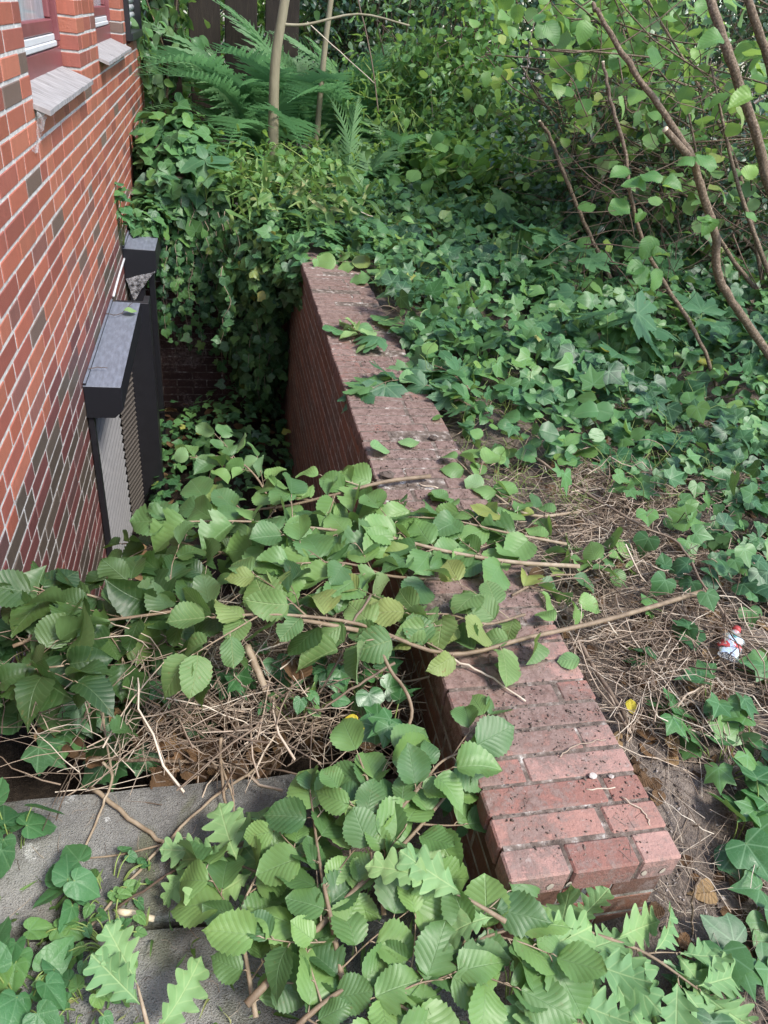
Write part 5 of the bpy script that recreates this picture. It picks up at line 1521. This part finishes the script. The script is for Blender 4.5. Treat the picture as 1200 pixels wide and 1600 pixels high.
# standing hazel stems in front of the thicket
def stem(name, label, path, r, bark='bark', stubs=(), leaves=(), cuts=()):
    P = np.array(path)
    t = thing(name, tuple(P[0]), label, 'bare hazel', 'bare hazel stems standing before the thicket')
    m = MB()
    r = [q * .62 for q in r]; stubs = [(q, [w * .68 for w in r2]) for q, r2 in stubs]; cuts = [(p_, d_, r2 * (.68 if stubs else .62)) for p_, d_, r2 in cuts]
    Q = smooth_path(P, 6)
    rr = np.interp(np.linspace(0, 1, len(Q)), np.linspace(0, 1, len(r)), r) * (1 + .035 * rng.normal(0, 1, len(Q)))
    Q = Q + rng.normal(0, .0016, Q.shape)
    m.tube(Q, rr, sides=10, smoothing=2)
    m.build('trunk', M[bark], t)
    for q, r2 in stubs:
        s = MB(); s.tube(q, r2, sides=9, smoothing=4); s.build('side_branch', M[bark], t)
    for p, d, r2 in cuts:
        s = MB(); d = unit(d); s.tube([np.array(p), np.array(p) + d * .006], (r2, r2 * .96), sides=10, smoothing=1); s.build('cut_end', M['cutwood'], t)
    if leaves:
        lf = Batch()
        for px, py, Y, sz, ang, mt in leaves:
            p = np.array(gy(px, py, Y)); a = math.radians(ang)
            lf.put(random.choice(HAZEL), p, ROT @ np.array([math.cos(a), math.sin(a), .15]), unit(UP * .5 + TOCAM * .9 + rnd(.2)), sz, tint=mt)
        lf.build('leaves', M['light_leaf'], t)
    return t
gA = G(1290, 690)
e0 = gy(1040, 203, 2.75)
stem('bare_hazel', 'thick knobbly hazel stem with a short cut fork', [gA, gy(1200, 552, 2.75), gy(1150, 480, 2.75), gy(1122, 430, 2.75), gy(1118, 370, 2.75), gy(1100, 310, 2.75), gy(1080, 245, 2.76), gy(1045, 188, 2.8), gy(990, 110, 2.85), gy(940, 30, 2.95), gy(925, 5, 3.0)],
     (.034, .031, .028, .028, .026, .025, .022, .019, .017, .014, .010),
     stubs=[([gy(1082, 250, 2.76), gy(1062, 228, 2.75), e0], (.022, .019, .017))], cuts=[(e0, e0 - np.array(gy(1062, 228, 2.75)), .0172)],
     leaves=[(1085, 245, 2.7, .07, 200, .1), (1087, 244, 2.7, .095, -15, .1), (1112, 340, 2.7, .07, 250, .2), (1165, 280, 2.7, .075, 60, .9), (1165, 330, 2.7, .06, -60, .3), (1090, 345, 2.7, .06, 20, .3), (1175, 150, 2.7, .1, 200, .9), (1130, 60, 2.7, .09, 190, .3)])
gB = G(978, 505)
cB = gy(843, 190, 4.3)
stem('bare_hazel', 'thin brown stem with a snapped top leaning towards the fence', [gB, gy(955, 440, 4.1), gy(925, 375, 4.15), gy(905, 330, 4.2), gy(880, 268, 4.25), gy(860, 215, 4.3), cB], (.022, .021, .02, .019, .018, .016, .014), cuts=[(cB, [-.2, 0, .3], .0142)],
     leaves=[(930, 320, 4.0, .1, 190, .3), (950, 330, 4.0, .09, 10, .2), (920, 370, 4.0, .1, 215, .3), (945, 375, 4.0, .08, -60, .95)])
gC = G(1153, 675)
cC = gy(942, 98, 3.3)
stem('bare_hazel', 'long thin curved stem with a pale foot standing before the thick one', [gC, gy(1125, 625, 2.75), gy(1105, 560, 2.8), gy(1075, 500, 2.85), gy(1042, 450, 2.9), gy(1010, 390, 2.95), gy(988, 320, 3.0), gy(975, 230, 3.1), gy(955, 160, 3.2), cC], (.015, .014, .014, .0145, .014, .014, .013, .012, .012, .010), bark='bark', cuts=[(cC, [-.1, 0, .4], .0105)],
     leaves=[(1005, 415, 2.85, .08, 200, .1), (1008, 415, 2.85, .09, 250, .1), (1025, 420, 2.85, .085, -80, .25), (1020, 400, 2.85, .07, 20, .4), (985, 270, 2.95, .09, 190, .2), (1000, 275, 2.95, .1, 10, .1), (1010, 295, 2.95, .1, 160, .1), (1035, 290, 2.95, .09, -10, .1), (985, 325, 2.95, .1, 185, .2), (1005, 330, 2.95, .05, 240, .3), (1020, 370, 2.9, .09, 250, .1)])
stem('bare_hazel', 'thick upper hazel stem crossing the frame corner', [G(1330, 600), gy(1215, 330, 2.9), gy(1190, 240, 2.9), gy(1165, 160, 2.9), gy(1140, 90, 2.9), gy(1110, 0, 3.0), gy(1080, -90, 3.1)], (.034, .032, .03, .029, .028, .026, .02))
stem('bare_hazel', 'short thick stem piece in the top corner behind the other', [G(1350, 560), gy(1230, 200, 3.2), gy(1200, 90, 3.2), gy(1172, 10, 3.2), gy(1150, -80, 3.3)], (.03, .03, .028, .026, .02))

# ================================================================== LITTER AND SMALL THINGS
# dead stems on the bare strip beside the wall
b = Batch(); b2 = MB()
def litter(n, fx, size, hgt, wd=(.6, 1.4), tm=TWIG, flat=.25, dirbias=None, tint=None):
    for i in range(n):
        x, y, z = fx()
        a = random.uniform(0, 6.28)
        d = np.array([math.cos(a), math.sin(a), random.gauss(0, flat)])
        if dirbias is not None: d = d + np.array(dirbias) * random.choice((-1, 1))
        L = random.uniform(*size)
        b.put(random.choice(tm), np.array([x, y, z + random.uniform(.002, hgt)]) - unit(d) * L / 2, d, UP + rnd(.4), L, width=random.uniform(*wd), tint=random.random() if tint is None else random.uniform(*tint))
def strip_pt():
    while True:
        y = random.uniform(.35, 2.6); x = random.uniform(.88, 1.15 + .55 * y)
        if random.random() < .35 + .65 * vnoise(x * 3, y * 3): return x, y, float(gh(x, y))
def strip_mid():
    y = random.uniform(1.0, 2.2); x = random.gauss(1.22 + .28 * (y - 1.2), .2)
    if x < .89: x = .89 + random.random() * .3
    return x, y, float(gh(x, y))
litter(1300, strip_pt, (.04, .22), .03, (.2, .8))
litter(1300, strip_mid, (.10, .36), .05, (.16, .5), dirbias=(.7, -.5, 0), flat=.1)
litter(260, strip_mid, (.15, .35), .07, (.2, .5), CURLY, dirbias=(.7, -.5, 0), flat=.15)
litter(150, strip_mid, (.1, .25), .08, (.5, 1.1), CURLY)
litter(500, lambda: (random.uniform(.88, 1.3), random.uniform(.2, .9), -.22), (.03, .12), .03, (.4, .9))
o = b.build('dead_stem_litter', M['straw']); tag(o, 'mat of dry dead stems and roots on the soil beside the wall', 'litter', kind='stuff')
b = Batch()
def heap_pt():
    while True:
        y = random.uniform(1.12, 1.75); x = random.gauss(.08, .24)
        if not -.6 < x < .47 or vnoise(x * 7, y * 9) < .28: continue
        z = -.36 + .20 * math.exp(-((y - 1.33) / .25) ** 2) - .16 * ss(x, .30, .48) - .1 * max(0, y - 1.5)
        return x, y, float(z)
litter(1000, heap_pt, (.06, .34), .12, (.12, .6), flat=.3)
litter(120, heap_pt, (.2, .42), .14, (.5, 1.0), flat=.2)
litter(420, heap_pt, (.12, .3), .14, (.3, .7), CURLY, flat=.5)
o = b.build('dead_twig_heap', M['straw']); tag(o, 'heap of dry dead twigs and roots filling the near end of the pit', 'twig heap', kind='stuff')
b = Batch()
for i in range(2600):
    x, y, z = strip_pt(); a = random.uniform(0, 6.28)
    b.put(random.choice(CRUMB), (x, y, z + .003), (math.cos(a), math.sin(a), random.gauss(0, .3)), UP, random.uniform(.003, .012), tint=random.random() ** 1.5)
o = b.build('soil_crumbs', M['stone']); tag(o, 'crumbs of soil, bark bits and tiny stones on the bare ground', 'debris', kind='stuff')
# soil heap under the twigs is part of the ground; fallen leaf fragments on it
b = Batch()
for i in range(320):
    x, y, z = heap_pt()
    b.put(random.choice(HAZEL[6:]), np.array([x, y, z - .04 + random.uniform(0, .05)]), rnd(1) * [1, 1, .3], UP + rnd(.7), random.uniform(.025, .06), tint=random.random() ** 1.5)
for i in range(520):
    x, y, z = strip_pt()
    b.put(random.choice(HAZEL_LO), np.array([x, y, z + .008]), rnd(1) * [1, 1, .2], UP + rnd(.4), random.uniform(.02, .06))
for i in range(160):
    b.put(random.choice(HAZEL_LO), np.array([random.uniform(-.55, .5), random.uniform(2.2, 5.9), -1.62]), rnd(1) * [1, 1, .1], UP + rnd(.3), random.uniform(.06, .11))
o = b.build('dry_leaf_litter', M['dead_leaf']); tag(o, 'brown dry leaf fragments scattered in the pit and over the soil', 'leaf litter', kind='stuff')
# crumbs on the coping and the path
b = Batch()
for i in range(7500):
    y = PY0 + .02 + random.random() ** 1.2 * 3.6
    x = random.uniform(PX0 + .02, PX1 - .01)
    if y < 1.0 and random.random() < .45: continue
    if vnoise(x * 9, y * 5) < .42 and random.random() < .7: continue
    a = random.uniform(0, 6.28)
    if random.random() < .12: b.put(TWIG[0], (x, y, .003), (math.cos(a), math.sin(a), 0.02), UP, random.uniform(.008, .03), width=random.uniform(1.5, 3), tint=random.random())
    else: b.put(random.choice(CRUMB), (x, y, .0015), (math.cos(a), math.sin(a), 0.0), UP, random.uniform(.0015, .006) * (2 if random.random() < .04 else 1), tint=random.random() ** 1.4)
o = b.build('coping_crumbs', M['mould']); tag(o, 'soil crumbs and tiny twig bits strewn over the coping', 'debris', kind='stuff')
b = Batch()
for i in range(420):
    x = random.uniform(-.6, .45); y = random.uniform(.38, 1.09)
    a = random.uniform(0, 6.28)
    b.put(random.choice(TWIG), (x, y, -.2465 if y > .8 else -.262), (math.cos(a), math.sin(a), 0), UP, random.uniform(.008, .05), width=random.uniform(.8, 2.2), tint=random.random())
o = b.build('path_crumbs', M['straw']); tag(o, 'dry stalk bits strewn over the concrete path', 'debris', kind='stuff')
b = Batch()
for i in range(900):
    x = random.uniform(-.6, .48); y = random.uniform(.36, .9)
    if random.random() > .25 + .9 * (vnoise(x * 5, y * 5) ** 2) : continue
    b.put(random.choice(LANCE), (x, y, -.262), [random.gauss(0, .6), random.gauss(0, .6), .7], UP + rnd(.5), random.uniform(.02, .06), width=.6)
o = b.build('grass', M['grass']); tag(o, 'short grass and moss in the joints of the concrete path', 'grass', kind='stuff')

# sticks, each one a thing
SK = 'loose dead sticks lying about'
def stick(label, path, r, mat='bark_young', forks=(), group=SK):
    P = [np.array(p) for p in path]
    m = MB()
    Q = smooth_path(P, 5) + rng.normal(0, .0015, (len(smooth_path(P, 5)), 3))
    m.tube(Q, r, sides=8, smoothing=1, tint=random.random())
    for f, rr in forks: m.tube([np.array(q) for q in f], rr, sides=6, smoothing=3, tint=random.random())
    o = m.build('stick', M[mat])
    off = Vector(P[0]); o.data.transform(Matrix.Translation(-off)); o.location = off
    return tag(o, label, 'stick', group)
stick('short cut stick with a clean end lying across the path', Z([(142, 1230, -.235), (215, 1288, -.24), (262, 1322, -.243)]), (.0055, .0045))
stick('forked root stick running from the twig heap over the path edge', Z([(160, 1190, -.18), (176, 1212, -.2), (160, 1260, -.235), (125, 1340, -.243)]), (.0035, .0025), forks=[(Z([(176, 1212, -.2), (165, 1150, -.17), (160, 1100, -.13)]), (.003, .002))])
stick('long thin brown stick crossing the path towards the front', Z([(400, 1200, -.21), (330, 1250, -.225), (250, 1325, -.24), (175, 1410, -.243), (118, 1472, -.245)]), (.0035, .003), forks=[(Z([(260, 1318, -.239), (190, 1335, -.243), (125, 1342, -.244)]), (.0025, .0018))])
stick('pale stick with bark stripped lying on the path slab joint', Z([(185, 1425, -.25), (240, 1435, -.25)]), (.007, .006), 'cutwood')
stick('thin dark twig lying across the oak leaves on the path', Z([(178, 1420, -.235), (255, 1372, -.22), (330, 1315, -.19), (350, 1305, -.19)]), (.003, .002), 'twig_dark')
stick('pair of dry stalks rising from the heap to the path edge', Z([(345, 1150, -.12), (347, 1220, -.2), (357, 1290, -.24)]), (.004, .003), forks=[(Z([(347, 1200, -.19), (365, 1250, -.22), (362, 1300, -.243)]), (.003, .002))])
stick('broad pale broken stick standing in the twig heap', Z([(385, 1010, .0), (408, 1060, -.05), (435, 1120, -.14)]), (.009, .008))
stick('bent pale stalk arching over the gap beside the coping', Z([(580, 1000, .05), (610, 1045, .03), (642, 1100, .02), (635, 1150, -.02), (617, 1205, -.07)]), (.0045, .0035))
stick('straight dry stalk crossing the twig heap', Z([(580, 930, .08), (545, 985, .05), (525, 1040, -.02), (420, 1210, -.2)]), (.0035, .0025), 'straw')
stick('thin stalk lying from heap to gap', Z([(618, 1035, .0), (560, 1070, -.03), (500, 1110, -.08)]), (.0035, .0025), 'straw')
stick('dry stalk lying on the coping from the pit side', Z([(555, 985, .03), (640, 1005, .02), (720, 1035, .018), (770, 1060, .012), (820, 1095, .006)]), (.004, .002), 'straw')
stick('pale forked stick lying along the outer foot of the coping', Z([(900, 995, -.05), (930, 1045, -.07), (965, 1100, -.09), (990, 1140, -.1)]), (.006, .005), 'straw', forks=[(Z([(945, 1070, -.08), (968, 1115, -.1), (985, 1145, -.1)]), (.005, .004))])
stick('long pale stem lying over the litter beyond the coping', Z([(838, 715, -.02), (900, 760, -.02), (1000, 820, -.01), (1060, 850, 0), (1100, 915, 0), (1140, 970, -.03), (1170, 1045, -.06)]), (.005, .004, .003), 'straw')
stick('dark rotten stick lying in the soil under the ivy corner', Z([(1115, 1115, -.1), (1090, 1150, -.12), (1075, 1190, -.15)]), (.009, .006), 'twig_dark')
stick('brown upright twig standing before the wall end', Z([(1095, 1370, -.08), (1082, 1410, -.12), (1083, 1460, -.2)]), (.003, .002), 'bark')
stick('curved thin twig lying on the coping bricks', Z([(875, 1185, .003), (890, 1170, .008), (920, 1160, .006), (945, 1155, .004)]), (.0016, .001), 'straw')
stick('small straight stalk on the coping beside the white chip', Z([(915, 1233, .003), (960, 1231, .003)]), (.0016, .0013), 'straw')
stick('thin stalk on the coping near its outer corner', Z([(970, 1245, .003), (1005, 1270, .003), (1015, 1290, .003)]), (.0018, .0013), 'straw')
stick('pale twig bit on the coping by the brown stick', Z([(655, 757, .004), (685, 763, .006)]), (.003, .0025), 'straw')
stick('long horizontal root at the far edge of the path', Z([(140, 1185, -.22), (220, 1188, -.215), (300, 1190, -.21), (340, 1200, -.22)]), (.0045, .0035), 'bark')
stick('dry stalk slanting through the weeds above the far ivy', YP([(550, -40, 7.0), (580, 90, 6.9), (592, 180, 6.8)]), (.006, .005), 'straw')
stick('pale stalk crossing behind the ladder like fern', YP([(480, 35, 6.9), (530, 80, 6.9), (585, 130, 6.8)]), (.005, .004), 'straw')
stick('thin upright dead stalk behind the far weeds', YP([(670, 110, 7.2), (676, 180, 7.1), (674, 255, 7.0)]), (.005, .005), 'straw')
stick('fallen bare branch lying over the far weeds', YP([(725, 255, 6.2), (780, 265, 6.0), (860, 280, 5.7)]), (.009, .005), 'bark')
stick('thin stalk leaning on the weeds beside the dark hole', YP([(1020, 300, 5.5), (560, 330, 5.2), (600, 345, 5.2)][1:]), (.004, .003), 'straw')
stick('black stem left lying across the metal box near its front', [gz(138, 577, -.222), gz(152, 574, -.222), gz(168, 575, -.222)], (.0022, .0016), 'twig_dark')
stick('dark leaf stalk lying across the metal box near its back', [gz(166, 490, -.222), gz(186, 491, -.222), gz(207, 473, -.222)], (.0022, .0016), 'twig_dark')

# stones on the coping and soil
SN = 'small stones and mortar chips'
for lab, px, py, h, r, tn in [('white mortar chip on the near coping', 926, 1212, 0, .009, 1), ('dark stone lump on the coping before the round leaves', 677, 684, 0, .016, 0), ('small pale chip near the outer coping edge', 955, 1213, 0, .006, .8), ('dark slaty lump under the brown stick on the coping', 605, 742, 0, .022, .1)]:
    m = MB(); n = 7
    for i in range(5):
        pass
    v, fs = [], []
    for i in range(6):
        ph = math.pi * i / 5
        for j in range(n):
            a = 6.283 * j / n; q = r * random.uniform(.75, 1.15)
            v.append((q * math.sin(ph) * math.cos(a) * 1.3, q * math.sin(ph) * math.sin(a), q * .6 * math.cos(ph)))
    for i in range(5):
        for j in range(n): fs.append((i * n + j, (i + 1) * n + j, (i + 1) * n + (j + 1) % n, i * n + (j + 1) % n))
    p = gz(px, py, h + r * .45)
    m.faces(v, fs, smooth=False, tint=tn); o = m.build('stone', M['stone']); o.location = p
    tag(o, lab, 'stone', SN)

# crushed clear plastic bottle
p = np.array(gz(1143, 1008, -.03))
t = thing('plastic_bottle', tuple(p - [0, 0, .03]), 'crushed clear plastic bottle with torn red label lying in the litter', 'bottle')
ax = unit(np.array(gz(1155, 975, -.05)) - np.array(gz(1135, 1035, -.05)))
sd = unit(np.cross(ax, UP))
def bottle_part(m, s0, s1, rad, n=10, k=14, crush=.5, seed=3, grow=0.0, a0=0, a1=2 * np.pi):
    r = np.random.default_rng(seed)
    nz = r.normal(0, .12, (40, k))
    v, fs = [], []
    for i in range(n + 1):
        s = s0 + (s1 - s0) * i / n
        for j in range(k):
            a = a0 + (a1 - a0) * j / (k if a1 - a0 > 6 else k - 1)
            R = rad(s) * (1 + nz[int((s + .1) * 150) % 40, j]) + grow
            v.append(p + ax * s + sd * R * math.cos(a) * 1.15 + UP * R * math.sin(a) * crush)
    full = a1 - a0 > 6
    for i in range(n):
        for j in range(k if full else k - 1):
            q = (j + 1) % k
            fs.append((i * k + j, i * k + q, (i + 1) * k + q, (i + 1) * k + j))
    m.faces(v, fs)
rad = lambda s: .024 if s < .035 else .024 - (.024 - .010) * min(1, (s - .035) / .025)
m = MB(); bottle_part(m, -.055, .068, rad); m.build('body', M['clear'], t)
m = MB(); bottle_part(m, -.030, .006, rad, n=5, grow=.0012, a0=.4, a1=3.6); lb = m.build('label', M['red'], t)
m = MB(); bottle_part(m, -.006, .004, rad, n=3, k=8, grow=.0022, a0=1.0, a1=1.8); m.build('mark', M['white'], lb)
m = MB(); m.tube([p + ax * .069, p + ax * .084], (.0115, .0115), sides=12, smoothing=1); m.build('cap', M['red'], t)
m = MB(); m.tube([p + ax * .030 + UP * .0135, p + ax * .030 + UP * .0150], (.006, .006), sides=12, smoothing=1); m.build('mark', M['teal'], t)

# cobwebs
def web(label, quad):
    m = MB(); q = [np.array(x) for x in quad]; n = 7; v, fs = [], []
    for i in range(n):
        for j in range(n):
            u, w_ = i / (n - 1), j / (n - 1)
            v.append((q[0] * (1 - u) + q[1] * u) * (1 - w_) + (q[3] * (1 - u) + q[2] * u) * w_ + rnd(.0015))
    for i in range(n - 1):
        for j in range(n - 1): fs.append((i * n + j, i * n + j + 1, (i + 1) * n + j + 1, (i + 1) * n + j))
    m.faces(v, fs); o = m.build('cobweb', M['web'])
    off = Vector(q[0]); o.data.transform(Matrix.Translation(-off)); o.location = off
    tag(o, label, 'cobweb')
web('grey cobweb funnel hanging under the nearer window sill', [gx(57, 170, -.61), gx(76, 176, -.575), gx(63, 214, -.612), gx(57, 212, -.615)])
web('pale cobweb tatter stuck to the bricks below the nearer sill', [gx(60, 210, -.613), gx(66, 208, -.611), gx(59, 240, -.613), gx(49, 236, -.613)])
web('dusty cobweb hanging from the short metal box', [gy(196, 436, 5.19), gy(243, 424, 5.19), gy(232, 436, 5.19), gy(210, 470, 5.19)])
